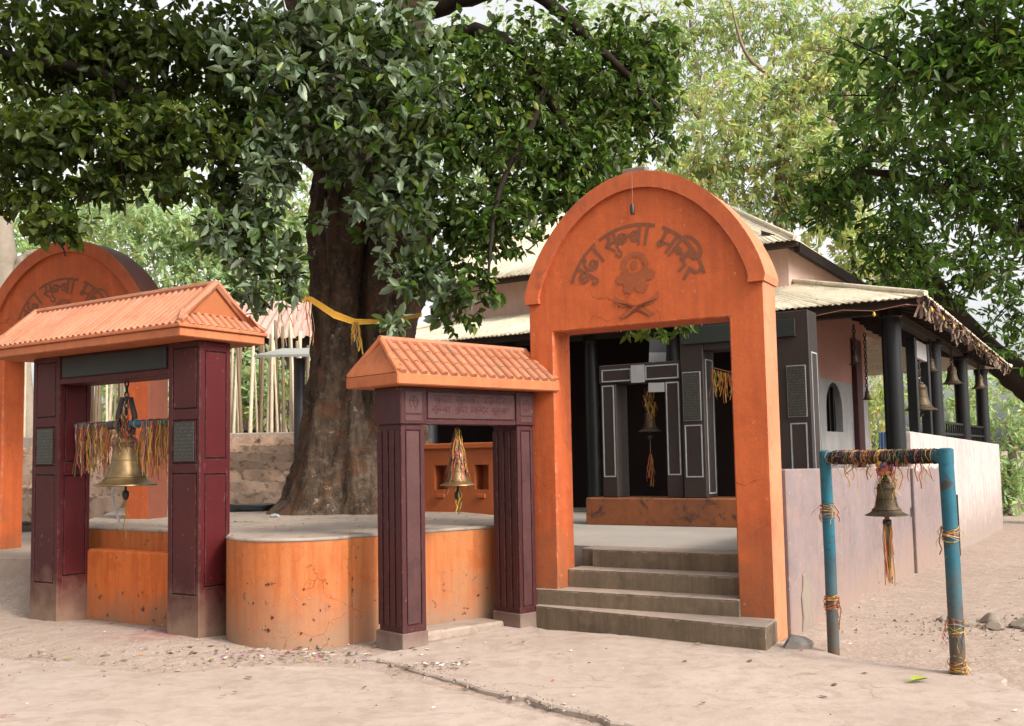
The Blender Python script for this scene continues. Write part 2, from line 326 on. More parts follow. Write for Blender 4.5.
BELL = [(0, .99), (.16, .98), (.24, .95), (.29, .90), (.30, .84), (.345, .82), (.33, .80), (.335, .72), (.34, .62), (.36, .5), (.39, .38), (.44, .26), (.51, .16), (.60, .09), (.72, .035), (.79, .02), (.80, 0), (.76, -.01), (.5, .1), (.36, .3), (.3, .6), (.2, .8), (0, .85)]
def bell(name, label, loc, dia, h, mat='brass', group=None, chain=.2, clap=.15, rib=None, detail=True, rl=(.1, .3)):
    """a temple bell whose mouth stands at loc, hung by a chain above it"""
    t = thing(name, label, 'bell', loc, 0, group)
    k = dia / 1.6; mb = MB(); mb.lathe([(r * k * 1.0, z * h) for r, z in BELL], mat, seg=32 if detail else 16); mb.build('bell_body', t, smooth=50)
    if detail:
        for z, r in ((.80, .348), (.5, .365), (.17, .52)):
            q = MB(); q.lathe([(r * k - .004, z * h - .008), (r * k + .006, z * h), (r * k - .004, z * h + .008)], mat); q.build('rim_band', t, smooth=True)
        c = MB(); c.tube([(0, 0, .3 * h), (0, 0, -clap * .4)], .012, 'iron', 6); c.lathe([(0, -clap * .2), (.03, -clap * .3), (.035, -clap * .5), (.02, -clap * .7), (0, -clap * .72)], 'iron', seg=12); c.build('clapper', t, smooth=True)
    s = MB(); n = max(2, int(chain / .055)); z = h * .97; lk = chain / n
    s.lathe([(0, z - .01), (.03 * dia / .3, z), (.035 * dia / .3, z + .02), (.02, z + .03), (0, z + .035)], mat, seg=12)
    for i in range(n):
        pts = [(math.cos(q) * lk * .33 * (i % 2), math.cos(q) * lk * .33 * ((i + 1) % 2), z + lk * (i + .5) + math.sin(q) * lk * .62) for q in [2 * math.pi * j / 8 for j in range(9)]]
        s.tube(pts, lk * .12 + .002, 'iron', 5, False)
    s.build('chain', t, smooth=True)
    return t

# ================================================================== frames of the place
GA = -.52055; G0 = Vector((.177, 9.642, 0))
TA = -.5467; T0 = Vector((2.325, 8.70, 0))
PA = -.5679; P0 = Vector((-5.025, 10.48, 0))
SA = .7693; S0 = Vector((-.942, 8.442, 0))
def fr(o, a): return Matrix.Translation(o) @ Matrix.Rotation(a, 4, 'Z')
TM = fr(T0, TA); GM = fr(G0, GA); PM = fr(P0, PA); SM = fr(S0, SA)

# ------------------------------------------------------------------ ground
def gh(x, y):
    h = .012 * math.sin(x * 1.9 + y * .7) * math.sin(y * 1.3 - x * .4) - .006
    h += .075 * math.exp(-(((x + 3.9) / 1.9) ** 2 + ((y - 9.35 + (x + 3.9) * .6) / .75) ** 2))          # mound along the pavilion
    if x < -4.9: h += .46 * min(1, max(0, (-4.9 - x) / .5)) * min(1, max(0, (y - 10.75 + .28 * (x + 5.5)) / 1.3)) * (1 + .06 * math.sin(x * 9 + y * 5))
    t = (x * .469 + y * .883) - 10.2                                                                       # falls away along the veranda
    if x > 2: h -= .016 * max(0, t) * min(1, (x - 2) / 2)
    if x > 3.2: h += .03 * math.exp(-(((x - 4.2) / .7) ** 2 + ((y - 9.1) / .7) ** 2))
    return h
def axis(lo, hi, fine, step, far):
    a = list(np.arange(lo, hi, step)); s = step; p = lo; q = hi; L = []; H = []
    while p > -far: s *= 1.22; p -= s; L.append(p)
    s = step
    while q < far: q += s; s *= 1.22; H.append(q)
    return L[::-1] + a + H
xs = axis(-9, 9, 0, .09, 700); ys = axis(4, 22, 0, .09, 700)
vv = []
for y in ys:
    for x in xs:
        j = random.uniform(-.005, .005) if abs(x) < 10 and 3 < y < 22 else 0
        vv.append((x, y, (gh(x, y) if abs(x) < 30 and y < 50 else -.5 if x > 2 else 0) + j))
nx = len(xs); g = MB()
g.add(vv, [(j * nx + i, j * nx + i + 1, (j + 1) * nx + i + 1, (j + 1) * nx + i) for j in range(len(ys) - 1) for i in range(nx - 1)], 'ground_dirt')
struct(g.build('ground', smooth=True))
def sheet(name, pts, z, thick, mat, jit=.03, sub=8):
    out = []
    for k, p in enumerate(pts):
        q = pts[(k + 1) % len(pts)]; L = math.hypot(q[0] - p[0], q[1] - p[1]); n = max(1, int(L / .12)) if L < 4 else 1
        for i in range(n):
            t = i / n; out.append((p[0] + (q[0] - p[0]) * t + random.uniform(-jit, jit), p[1] + (q[1] - p[1]) * t + random.uniform(-jit, jit), z))
    mb = MB(); mb.prism(out, (0, 0, -thick), mat); return mb.build(name, bevel=.012)
struct(sheet('pavement', [(-1.22, 8.15), (-.93, 7.85), (-.62, 7.45), (-.33, 7.1), (.12, 6.64), (.49, 6.2), (1.3, 5.2), (3.2, 4.4), (3.5, 5.6), (3.28, 6.75), (3.35, 7.15), (2.98, 7.34), (2.5, 7.75), (2.42, 8.35), (2.3, 8.55), (1.9, 8.4), (.3, 9.3), (0.0, 9.75), (-.5, 9.0)], .028, .09, 'apron'))
struct(sheet('pavement', [(-9, 8.7), (-4.5, 8.45), (-3.6, 8.22), (-2.95, 7.78), (-2.5, 7.72), (-2.1, 7.95), (-1.6, 7.9), (-1.1, 7.72), (-.75, 7.3), (-.45, 6.98), (.0, 6.5), (.38, 6.1), (.9, 5.4), (1.6, 4.2), (1, 2.5), (-9, 2.5)], .02, .09, 'apron'))
# shallow raised path at the far left, with its kerb
mb = MB(); mb.prism([(-7.2, 12.15, .55), (-5.25, 11.6, .55), (-5.15, 16, .55), (-12, 17, .55), (-12, 13.6, .55)], (0, 0, -.6), 'tread_concrete'); struct(mb.build('path', bevel=.02))

# ------------------------------------------------------------------ round platform under the sacred tree
def tl(p): return TM @ Vector(p)
arc = []
for k in range(67):
    t = k / 66; a = R(-175 + 132 * t); arc.append((-1.95 + .69 * math.cos(a), 9.34 + .70 * math.sin(a)))
pA = PM @ Vector((.3, .56, 0)); pB = PM @ Vector((2.5, .42, 0))
out = [(-5.15, 10.95), (pA.x, pA.y), (pB.x, pB.y)] + [(x, y) for x, y in arc if x < -1.46] + [(-1.44, 8.95), (-1.40, 8.97), (-.19, 9.86), (.05, 9.95), (.3, 10.6), (-1.2, 13.4), (-3.2, 16.2), (-6.2, 16.2), (-5.15, 12.2)]
plat = thing('tree_platform', 'orange walled platform with curved front round the big tree', 'platform', (0, 0, 0))
mb = MB(); mb.prism([(x, y, .925) for x, y in out], (0, 0, -1.05), 'platform_orange'); o = mb.build('wall', plat, smooth=30, bevel=0)
cen = Vector((-2.6, 11.8, 0))
def grow(p, k): d = (Vector((p[0], p[1], 0)) - cen); return (cen + d * (1 + k / d.length))
mb = MB(); mb.prism([(*grow(p, .012).xy, .945) for p in out], (0, 0, -.035), 'concrete_top'); mb.build('paving', plat, bevel=.012)
led = MB(); led.prism([PM @ Vector(p) for p in ((.42, .345, .73), (2.3, .345, .73), (2.3, .60, .73), (.42, .60, .73))], (0, 0, -.8), 'ledge_orange'); led.build('ledge', plat, bevel=.02)
lip = MB(); lip.prism([SM @ Vector(p) for p in ((.27, .30, .075), (1.36, .20, .075), (1.36, .58, .075), (.27, .58, .075))], (0, 0, -.1), 'tread_concrete'); lip.build('footing', plat, bevel=.02)
# blotches of dried colour on the platform wall
sp = MB()
def splat(c, nrm, s, m):
    nrm = Vector(nrm).normalized(); a = Vector((0, 0, 1)).cross(nrm).normalized(); b = nrm.cross(a); n = 11; c = Vector(c)
    if random.random() < .5:                                    # a smear: a short crooked run of small spots
        e_ = (a * random.uniform(-1, 1) + b * random.uniform(-1, .2)).normalized()
        for i_ in range(random.randint(2, 4)):
            cc = c + e_ * s * 1.3 * i_ + a * random.uniform(-.3, .3) * s; s2 = s * random.uniform(.35, .75)
            sp.add([cc + (a * math.cos(q) * random.uniform(.3, 1) + b * math.sin(q) * random.uniform(.4, 1.2)) * s2 + nrm * (.004 + .0006 * i_) for q in [2 * math.pi * i / n for i in range(n)]], [tuple(range(n))], m)
        return
    sp.add([c + (a * math.cos(q) * random.uniform(.15, 1) + b * math.sin(q) * random.uniform(.2, 1.3)) * s + nrm * .004 for q in [2 * math.pi * i / n for i in range(n)]], [tuple(range(n))], m)

# ------------------------------------------------------------------ arched gates
def glyphs():
    """painted letters as strokes in a box one unit high (headline at y=1)"""
    H = lambda w: [(0, 1), (w, 1)]
    arcp = lambda cx, cy, rx, ry, a0, a1, n=9: [(cx + rx * math.cos(R(a0 + (a1 - a0) * i / n)), cy + ry * math.sin(R(a0 + (a1 - a0) * i / n))) for i in range(n + 1)]
    ba = lambda x=0: [[(x + .62, 1), (x + .62, 0)], arcp(x + .36, .42, .27, .24, 20, 380), [(x + .2, .58), (x + .52, .26)]]
    aa = lambda x: [[(x, 1), (x, 0)]]
    u = lambda x: [arcp(x - .08, -.2, .2, .17, 80, -200)]
    dha = lambda x: [[(x + .35, 1), (x + .35, .84)], arcp(x + .40, .46, .36, .38, 100, 330), arcp(x + .44, .36, .16, .15, 0, 330)]
    sa = lambda x: [[(x + .7, 1), (x + .7, 0)], arcp(x + .2, .8, .2, .2, 60, -60), [(x + .3, .62), (x + .08, .45)], [(x + .08, .45), (x + .42, .02)], [(x + .08, .46), (x + .7, .46)]]
    hba = lambda x: [arcp(x + .28, .45, .26, .24, 30, 400), [(x + .12, .58), (x + .44, .28)], [(x + .5, .5), (x + .72, .5)]]
    ma = lambda x: [[(x + .7, 1), (x + .7, 0)], [(x + .15, 1), (x + .15, .35)], arcp(x + .13, .26, .12, .12, 90, 430), [(x + .22, .3), (x + .7, .42)]]
    i_ = lambda x, w: [[(x, 1), (x, 0)], arcp(x + w / 2, 1.0, w / 2, .36, 180, 0)]
    hna = lambda x: [arcp(x + .12, .45, .12, .12, 0, 360), [(x + .2, .45), (x + .5, .45)], [(x + .5, 1), (x + .5, .3)]]
    da = lambda x: [[(x + .4, 1), (x + .4, .8)], arcp(x + .35, .52, .26, .26, 70, 290), [(x + .42, .28), (x + .55, -.12)]]
    ra = lambda x: [arcp(x + .22, .72, .26, .27, 80, -80), [(x + .3, .5), (x + .14, .4)], [(x + .14, .42), (x + .55, .0)]]
    w1 = (H(1.95), ba() + u(.5) + dha(.8) + aa(1.8)); w2 = (H(2.95), sa(.05) + u(.75) + hba(.85) + ba(1.6) + aa(2.65)); w3 = (H(2.75), ma(.05) + i_(1.0, 1.1) + hna(1.12) + da(1.6) + ra(2.15))
    return [(h[1][0], [h] + s) for h, s in (w1, w2, w3)]
def ribbon2d(mb, pts, wd, mat, f):
    pts = [Vector(p) for p in pts]; L = []; Rr = []
    for k, p in enumerate(pts):
        d = (pts[min(k + 1, len(pts) - 1)] - pts[max(k - 1, 0)]).normalized(); n = Vector((-d.y, d.x)) * wd / 2
        e = d * wd * .3 * (-1 if k == 0 else 1 if k == len(pts) - 1 else 0); L.append(p + n + e); Rr.append(p - n + e)
    vs = [f(*p) for q in zip(L, Rr) for p in q]
    mb.add(vs, [(2 * k, 2 * k + 1, 2 * k + 3, 2 * k + 2) for k in range(len(pts) - 1)], mat)
def dense(pts, n=6):
    out = []
    for a, b in zip(pts[:-1], pts[1:]):
        m = n if math.hypot(a[0] - b[0], a[1] - b[1]) > .3 else 1
        out += [(a[0] + (b[0] - a[0]) * i / m, a[1] + (b[1] - a[1]) * i / m) for i in range(m)]
    return out + [pts[-1]]
W_, D_, ZS, ZL, SI0, SI1 = 2.301, .352, 3.10, 2.79, .261, 1.986
def arch_pts(k, n=40, dz=0, a0=0, a1=180):
    return [(W_ / 2 + (W_ / 2 + k) * math.cos(R(a0 + (a1 - a0) * i / n)), ZS + (1.07 + k) * math.sin(R(a0 + (a1 - a0) * i / n)) ** 1.42 + dz) for i in range(n + 1)]
def gate(label, M4, side, zscale=1, s=1, extras=True):
    t = thing('arched_gate', label, 'gate'); t.matrix_world = M4 @ Matrix.Diagonal((s, 1, zscale, 1))
    A = arch_pts(-.02)
    ol = [(0, 0)] + [(SI0, 0), (SI0, ZL), (SI1, ZL), (SI1, 0), (W_, 0), (W_, ZS)] + A[1:-1] + [(0, ZS)]
    mb = MB(); n = len(ol); front = [(x, 0, z) for x, z in ol]
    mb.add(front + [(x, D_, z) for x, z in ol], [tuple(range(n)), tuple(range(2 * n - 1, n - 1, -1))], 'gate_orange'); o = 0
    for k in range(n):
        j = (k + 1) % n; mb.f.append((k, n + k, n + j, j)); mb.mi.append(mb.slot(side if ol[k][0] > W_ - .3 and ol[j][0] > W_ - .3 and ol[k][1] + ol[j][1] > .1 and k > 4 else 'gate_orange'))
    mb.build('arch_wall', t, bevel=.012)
    r = MB(); a, b = arch_pts(.03), arch_pts(-.12)
    a = [(W_ + .015, ZS - .03)] + a[1:-1] + [(-.015, ZS - .03)]; b = [(W_ - .13, ZS - .03)] + b[1:-1] + [(.13, ZS - .03)]
    for y0, y1 in ((-.045, .0), ):
        n = len(a); vs = [(x, -.045, z) for x, z in a] + [(x, -.045, z) for x, z in b] + [(x, D_ + .03, z) for x, z in a] + [(x, .002, z) for x, z in b]
        fs = []; ms = []
        r.add(vs, [(k, k + 1, n + k + 1, n + k)[::-1] for k in range(n - 1)], 'gate_rim'); o = 0
        r.add(vs, [(2 * n + k, 2 * n + k + 1, k + 1, k)[::-1] for k in range(n - 1)] , side)
        r.add(vs, [(n + k, n + k + 1, 3 * n + k + 1, 3 * n + k)[::-1] for k in range(n - 1)] + [(0, n, 3 * n, 2 * n), (n - 1, 3 * n - 1, 4 * n - 1, 2 * n - 1)], 'gate_rim')
    ro = r.build('rim', t, bevel=.01)
    # lettering on an arc
    C, RAD, HT = (1.12, 3.04), .675, .185; lay = [0]
    mb = MB(); spans = ((-72, -37), (-31, 17), (25, 76))
    for (w_, strokes), (a0, a1) in zip(glyphs(), spans):
        def f(x, y, w_=w_, a0=a0, a1=a1):
            a = R(a0 + (a1 - a0) * x / w_); rr = RAD - (1 - y) * HT; return (C[0] + rr * math.sin(a), -.003 - .0003 * lay[0], C[1] + rr * math.cos(a))
        for st in strokes: lay[0] = (lay[0] + 1) % 7; ribbon2d(mb, dense(st), .16, 'lettering', f)
    mb.build('lettering', t)
    e = MB(); F = lambda x, z: (x, -.003, z); lay[0] = 0; F2 = lambda x, z: (x, -.0035 - .0001 * lay[0], z)
    cx, cz = 1.115, 3.335
    ring = [(cx + .105 * math.cos(R(q)), cz + .10 * math.sin(R(q))) for q in range(0, 361, 10)]; ribbon2d(e, ring, .05, 'emblem_paint', F)
    for q in range(-40, 230, 22):
        lay[0] += 1; c = (cx + .115 * math.cos(R(q)), cz + .108 * math.sin(R(q))); e.add([F2(c[0] + .024 * math.cos(R(i * 40)), c[1] + .024 * math.sin(R(i * 40))) for i in range(9)], [tuple(range(9))], 'emblem_paint')
    def blob(x, z, rx, rz, wob=.12, y=-.006):
        n = 18; e.add([(x + rx * math.cos(R(i * 20)) * (1 + wob * math.sin(i * 2.1)), y, z + rz * math.sin(R(i * 20)) * (1 + wob * math.cos(i * 1.7))) for i in range(n)], [tuple(range(n))], 'emblem_paint')
    for qi, q in enumerate(((1.0, 3.22, .07, .05), (1.24, 3.24, .075, .05), (1.12, 3.2, .12, .075), (1.05, 3.13, .05, .05), (1.18, 3.13, .06, .05), (1.115, 3.345, .03, .045))): blob(*q, y=-.0055 - .0003 * qi)
    for m in (1, -1):
        X = lambda u: 1.125 + m * u * 1.2
        e.add([(X(x), -.0085 - .0003 * m, 2.855 + (z - 2.76) * .62) for x, z in ((-.15, 2.79), (-.105, 2.76), (.0, 2.93), (.1, 3.0), (.185, 3.12), (.18, 3.02), (.13, 2.95), (.05, 2.91), (-.02, 2.93), (-.04, 2.9))], [tuple(range(10))], 'emblem_paint')
    e.build('painted_emblem', t)
    return t
main_gate = gate('tall orange arched gate over the stone steps with painted lettering', GM, 'gate_side_lit')
vd = Vector((-.4, .916, 0)); cL = Vector((-5.60, 12.5, 0)); aL = math.atan2(-.332, .943)
uL = Vector((math.cos(aL), math.sin(aL), 0)); oL = cL - uL * 1.15 * 1.12; oL.z = .24
gate('arched orange gate partly hidden behind the left bell pavilion', fr(oL, aL), 'gate_side_shaded', 1.0, 1.12)
# brick on the crown and a lamp holder on a cord
t = thing('brick', 'single grey brick lying on the crown of the main arch', 'brick', GM @ Vector((1.10, .12, 4.205)), GA + .05)
mb = MB(); mb.box((-.115, -.06, 0), (.115, .06, .065), 'brick_grey'); mb.build('brick_body', t, bevel=.008)
t = thing('hanging_lamp_holder', 'black lamp holder hanging on a thin cord before the main arch', 'lamp holder', GM @ Vector((1.14, -.075, 3.84)), GA)
mb = MB(); mb.tube([(0, 0, .05), (.004, 0, .15), (0, .01, .355)], .004, 'cord', 5); mb.build('cord', t)
mb = MB(); mb.lathe([(0, .055), (.012, .05), (.02, .03), (.022, -.03), (.018, -.045), (0, -.045)], 'iron', seg=14); mb.build('socket', t, smooth=40)

# ------------------------------------------------------------------ steps up to the terrace
st = thing('stone_steps', 'four worn concrete steps leading up through the main gate', 'steps', G0, GA)
def step(poly, z0, z1):
    mb = MB(); mb.prism([(x, y, z1 - .012) for x, y in poly], (0, 0, z0 - z1 + .012), 'step_concrete')
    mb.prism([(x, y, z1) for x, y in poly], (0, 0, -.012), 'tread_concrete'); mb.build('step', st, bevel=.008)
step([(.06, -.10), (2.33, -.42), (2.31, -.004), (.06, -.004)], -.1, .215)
step([(-.02, -.035), (2.0, -.035), (2.0, .24), (-.02, .24)], .0, .36)
step([(.262, .20), (1.985, .20), (1.985, .5), (.262, .5)], .0, .53)
step([(.40, .45), (1.985, .45), (1.985, .8), (.262, .8), (.262, .52), (.40, .52)], .0, .70)

# ------------------------------------------------------------------ temple
mb = MB(); mb.prism([TM @ Vector(p) for p in ((-.12, .42, .695), (-.12, 17.4, .695), (-10.5, 17.4, .695), (-10.5, 2.6, .695), (-4.4, 2.2, .695), (-2.6, .5, .695))], (0, 0, -1.1), 'floor_concrete'); struct(mb.build('terrace_floor'))
mb = MB()
par = thing('parapet_wall', 'low stained pinkish grey wall beside the terrace, right of the main gate', 'wall', T0, TA)
mb.prism([(0, .12, -.15), (0, 6.02, -.3), (0, 6.02, 1.375), (0, .12, 1.455)], (-.2, 0, 0), 'parapet_plaster'); mb.build('wall_face', par, bevel=.012)
mb = MB(); pl_ = [(.40, -.05), (.78, -.05), (.74, .14), (.80, .3), (.66, .4), (.6, .52), (.5, .5), (.46, .36), (.42, .3), (.45, .12)]; mb.prism([(.016, a, b) for a, b in pl_], (-.02, 0, 0), 'earth_stone'); mb.build('broken_plaster', par, bevel=.008)
vw = thing('veranda_wall', 'tall pale pink wall under the veranda columns at the far right', 'wall', T0, TA)
mb = MB(); mb.prism([(.03, 6.05, -.4), (.03, 17.4, -.6), (.03, 17.4, 1.70), (.03, 6.05, 1.86)], (-.24, 0, 0), 'parapet_white'); mb.prism([(.045, 6.05, -.4), (.045, 9.25, -.45)] + [(.045, 9.25 - .2 * i, 1.33 + .025 * math.sin(i * 1.7) + random.uniform(-.012, .012)) for i in range(17)], (-.3, 0, 0), 'parapet_plaster'); mb.build('wall_face', vw, bevel=.012)
mb = MB(); mb.tube([(.11, 9.3, -.3), (.11, 9.3, .86)], .05, 'black_gloss', 10); mb.build('drain_pipe', vw, smooth=50)
tem = thing('temple', 'two tiered temple with pink walls and weathered tin roofs behind the gate', 'temple', T0, TA)
SX, TF, TB = -1.55, 7.2, 10.95
# sanctuary block with an arched window in its right-hand side
def wall_x(mb, x, th, y0, y1, z0, z1, win, m_lo, m_hi, zb):
    """wall in the plane x with an arched opening win=(ya, yb, za, zc)"""
    ya, yb, za, zc = win; ar = [((ya + yb) / 2 + (yb - ya) / 2 * math.cos(R(q)), zc + (yb - ya) * .42 * math.sin(R(q))) for q in range(0, 181, 15)]
    def pr(poly, m): mb.prism([(x, a, b) for a, b in poly], (-th, 0, 0), m)
    pr([(y0, z0), (ya, z0), (ya, zb), (y0, zb)], m_lo); pr([(yb, z0), (y1, z0), (y1, zb), (yb, zb)], m_lo); pr([(ya, z0), (yb, z0), (yb, za), (ya, za)], m_lo)
    pr([(ya, zb), (ya, zc)] + [], m_lo) if False else None
    top = [(ya, zc)] + ar[::-1][1:-1] + [(yb, zc)]
    pr([(ya, zb)] + top + [(yb, zb)] if zb > zc + (yb - ya) * .42 else [(ya, zb)] + [(yb, zb)], m_lo) if zb > zc + (yb - ya) * .42 else None
    pr([(y0, zb), (y1, zb), (y1, z1), (y0, z1)], m_hi)
mb = MB(); wall_x(mb, SX, .2, TF, TB, .695, 4.08, (7.85, 8.95, 1.93, 2.29), 'grey_wall', 'pink_wall', 2.79)
mb.box((-7.7, TF, .695), (SX - .2, TF + .2, 4.08), 'interior_dark'); mb.box((-10.2, TF + .01, .695), (-7.7, TF + .19, 4.08), 'interior_dark'); mb.box((-7.7, TB - .2, .695), (SX - .2, TB, 4.08), 'pink_wall'); mb.box((-7.7, TF + .2, .695), (-7.5, TB - .2, 4.08), 'pink_wall')  # near-black walls stand in for the shade inside the veranda
mb.build('sanctuary_wall', tem)
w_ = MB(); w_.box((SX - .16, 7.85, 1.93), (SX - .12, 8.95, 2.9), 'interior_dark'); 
for q in (8.12, 8.4, 8.68): w_.box((SX - .115, q - .02, 1.93), (SX - .08, q + .02, 2.8), 'black_gloss')
w_.build('window', tem)
mb = MB(); mb.box((SX + .003, 9.75, .695), (SX + .09, 10.2, 3.6), 'dark_red'); mb.build('pilaster', tem)
# upper tier
UX, UF = -1.92, 7.3
mb = MB(); mb.box((-8.8, UF, 4.0), (UX, 14.2, 4.99), 'upper_pink'); mb.build('upper_wall', tem)
mb = MB(); mb.box((-8.82, UF - .06, 4.88), (UX + .02, UF - .003, 4.98), 'dark_wood'); mb.box((UX + .003, UF, 4.88), (UX + .06, 14.2, 4.98), 'dark_wood'); mb.build('upper_beam', tem)
def tin_panel(mb, e0, e1, r0, r1, mat, pitch=.085, amp=.013, thick=.012):
    """corrugated sheet between eave e0-e1 and ridge line r0-r1; corrugations run up the slope"""
    e0, e1, r0, r1 = map(Vector, (e0, e1, r0, r1)); L = (e1 - e0).length; n = int(L / pitch * 4); nv = 7
    nrm = (e1 - e0).cross(r0 - e0).normalized(); u = (e1 - e0).normalized(); vs = []
    for j in range(nv + 1):
        a, b = e0.lerp(r0, j / nv), e1.lerp(r1, j / nv)
        for i in range(n + 1):
            p = a.lerp(b, i / n); x = (p - e0).dot(u); sag = random.uniform(-.004, .004)
            step_ = .012 if j in (3, ) else 0
            vs.append(p + nrm * (amp * math.sin(2 * math.pi * x / pitch) + sag + step_) - (r0 - e0).normalized() * (.03 * random.random() if j == 0 else 0))
    mb.add(vs, [(j * (n + 1) + i, j * (n + 1) + i + 1, (j + 1) * (n + 1) + i + 1, (j + 1) * (n + 1) + i) for j in range(nv) for i in range(n)], mat)
def hip_roof(name, S0_, S1_, Ta, Tb, ze, inset, rise, zr=0):
    mb = MB(); e = [(S0_, Ta, ze), (S1_, Ta, ze), (S1_, Tb, ze - zr), (S0_, Tb, ze - zr)]
    r = [(S0_ + inset, Ta + inset, ze + rise), (S1_ - inset, Ta + inset, ze + rise), (S1_ - inset, Tb - inset, ze + rise - zr), (S0_ + inset, Tb - inset, ze + rise - zr)]
    for k in range(4): j = (k + 1) % 4; tin_panel(mb, e[k], e[j], r[k], r[j], 'tin_roof')
    o = mb.build(name, tem, smooth=True); s = o.modifiers.new('solid', 'SOLIDIFY'); s.thickness = .01; s.offset = -1
    for k in range(4): cap = MB(); cap.tube([Vector(e[k]) + Vector((0, 0, .03)), Vector(r[k]) + Vector((0, 0, .05))], .035, 'tin_roof', 8); cap.build('hip_cap', o, smooth=50)
    return o, e, r
lo, e_lo, r_lo = hip_roof('lower_roof', -10.3, .45, 5.15, 16.6, 3.6, 2.38, .74, .16)
up, e_up, r_up = hip_roof('upper_roof', -9.4, -1.62, 6.66, 14.8, 4.88, 3.0, 1.95, .05)
# eave boards, rafters and dark ceiling
mb = MB(); mb.box((-10.2, 5.3, 3.50), (.3, 5.36, 3.6), 'dark_wood'); mb.box((.3, 5.3, 3.42), (.36, 16.2, 3.54), 'dark_wood'); mb.build('eave_board', lo)
mb = MB(); mb.box((-9.3, 6.78, 4.80), (-1.62, 6.83, 4.88), 'dark_wood'); mb.box((-1.68, 6.83, 4.70), (-1.60, 14.6, 4.865), 'interior_dark'); mb.build('eave_board', up)
mb = MB()
for k in range(17): y = 5.6 + .62 * k; mb.prism([(.3, y, 3.55 - .008 * k), (.3, y + .07, 3.55 - .008 * k), (.3, y + .07, 3.47 - .008 * k), (.3, y, 3.47 - .008 * k)], (-min(2.0, y - 5.3), 0, .30 * min(2.0, y - 5.3)), 'dark_wood')
for k in range(15): x = -.5 - .65 * k; mb.prism([(x, 5.36, 3.58), (x + .07, 5.36, 3.58), (x + .07, 5.36, 3.49), (x, 5.36, 3.49)], (0, min(1.9, .35 - x), .30 * min(1.9, .35 - x)), 'dark_wood')
mb.build('rafter', lo)
mb = MB()
for k in range(11): y = 6.9 + .65 * k; mb.prism([(-1.62, y, 4.87), (-1.62, y + .06, 4.87), (-1.62, y + .06, 4.80), (-1.62, y, 4.80)], (-.6, 0, .27), 'dark_wood')
mb.build('rafter', up)
# veranda columns
def column(S_, T_, top, r=.135, z0=.695):
    mb = MB(); mb.lathe([(r * 1.18, z0), (r * 1.18, z0 + .12), (r, z0 + .14), (r * .97, top - .12), (r * 1.12, top - .1), (r * 1.12, top)], 'black_gloss', (S_, T_, 0), 24); mb.build('column', tem, smooth=35)
for t_, z_ in ((5.95, 3.56), (9.5, 3.46), (12.85, 3.48), (16.2, 3.4)): column(-.15, t_, z_)
for s_ in (-3.4, -4.82, -6.3, -8.0): column(s_, 5.95, 3.56, .115)
mb = MB(); mb.box((-8.2, 5.87, 3.5), (-.05, 6.03, 3.62), 'dark_wood'); mb.box((-.23, 6.03, 3.42), (-.07, 16.3, 3.54), 'dark_wood'); mb.build('veranda_beam', tem)
# low rails between the far columns
mb = MB()
for z in (1.86, 2.06): mb.box((-.18, 9.7, z), (-.13, 16.1, z + .04), 'black_gloss')
for k in range(22): mb.box((-.17, 9.85 + .28 * k, 1.7), (-.14, 9.88 + .28 * k, 2.08), 'black_gloss')
mb.build('railing', tem)

# fairy lights and withered garland under the eave
t = thing('light_string', 'string of small yellow bulbs drooping along the lower tin eave', 'string lights', T0, TA)
mb = MB(); bl = MB()
path = [(-2.2 + .4 * k, 5.12, 3.5 - .05 * (k % 2)) for k in range(7)] + [(.47, 5.4 + .5 * k, 3.48 - .05 * (k % 2) - .004 * k) for k in range(18)]
mb.tube(path, .006, 'cord', 5)
mb.build('wire', t)
for k, p in enumerate(path):
    if k % 2: b = MB(); b.lathe([(0, 0), (.012, -.02), (.024, -.05), (.014, -.07), (0, -.075)], 'bulb_glass', p, 10); b.build('bulb', t, smooth=True)
t = thing('withered_garland', 'withered leaf garland hanging from the right corner of the tin eave', 'garland', T0, TA)
mb = MB()
for k in range(240):
    u = random.random() ** 1.3; p = Vector((.42 + random.uniform(-.06, .05), 5.15 + 11.2 * u, 3.58 - .14 * u)); ribbons(mb, [p], (.08, .34 - .12 * u), .03, [M['bamboo_brown'], M['litter_brown'], M['dark_wood'], M['litter_brown']], sway=.03)
mb.tube([(.43, 5.15 + .8 * k_, 3.585 - .01 * k_ - .012 * (k_ % 2)) for k_ in range(15)], .02, 'dark_wood', 6); mb.build('dry_leaf_fringe', t)

# ------------------------------------------------------------------ black bell frames on the terrace
plg = thing('low_plinth', 'brown stained low plinth under the black bell frames', 'plinth', T0, TA)
mb = MB(); mb.box((-3.62, 3.3, .69), (-.45, 3.85, 1.05), 'plinth_brown'); mb.build('plinth_body', plg, bevel=.015)
def outline(par, x0, x1, z0, z1, y, wd=.016, mat='white_line', side=None):
    mb = MB()
    for a in (((x0, z0), (x1, z0 + wd)), ((x0, z1 - wd), (x1, z1)), ((x0, z0 + wd), (x0 + wd, z1 - wd)), ((x1 - wd, z0 + wd), (x1, z1 - wd))):
        (a0, b0), (a1, b1) = a
        if side is None: mb.box((a0, y - .004, b0), (a1, y + .002, b1), mat)
        else: mb.box((side - .002, a0, b0), (side + .004, a1, b1), mat)
    mb.build('white_outline', par)
fa = thing('black_doorway_frame', 'black painted doorway frame with white outlines behind the main gate', 'bell frame', T0, TA)
for a, b in ((-3.385, -3.165), (-2.475, -2.25)):
    mb = MB(); mb.box((a, 3.36, 1.05), (b, 3.72, 2.555), 'black_paint'); mb.build('jamb', fa, bevel=.01)
mb = MB(); mb.box((-3.4, 3.35, 2.555), (-2.245, 3.73, 2.80), 'black_paint'); mb.build('lintel', fa, bevel=.01)
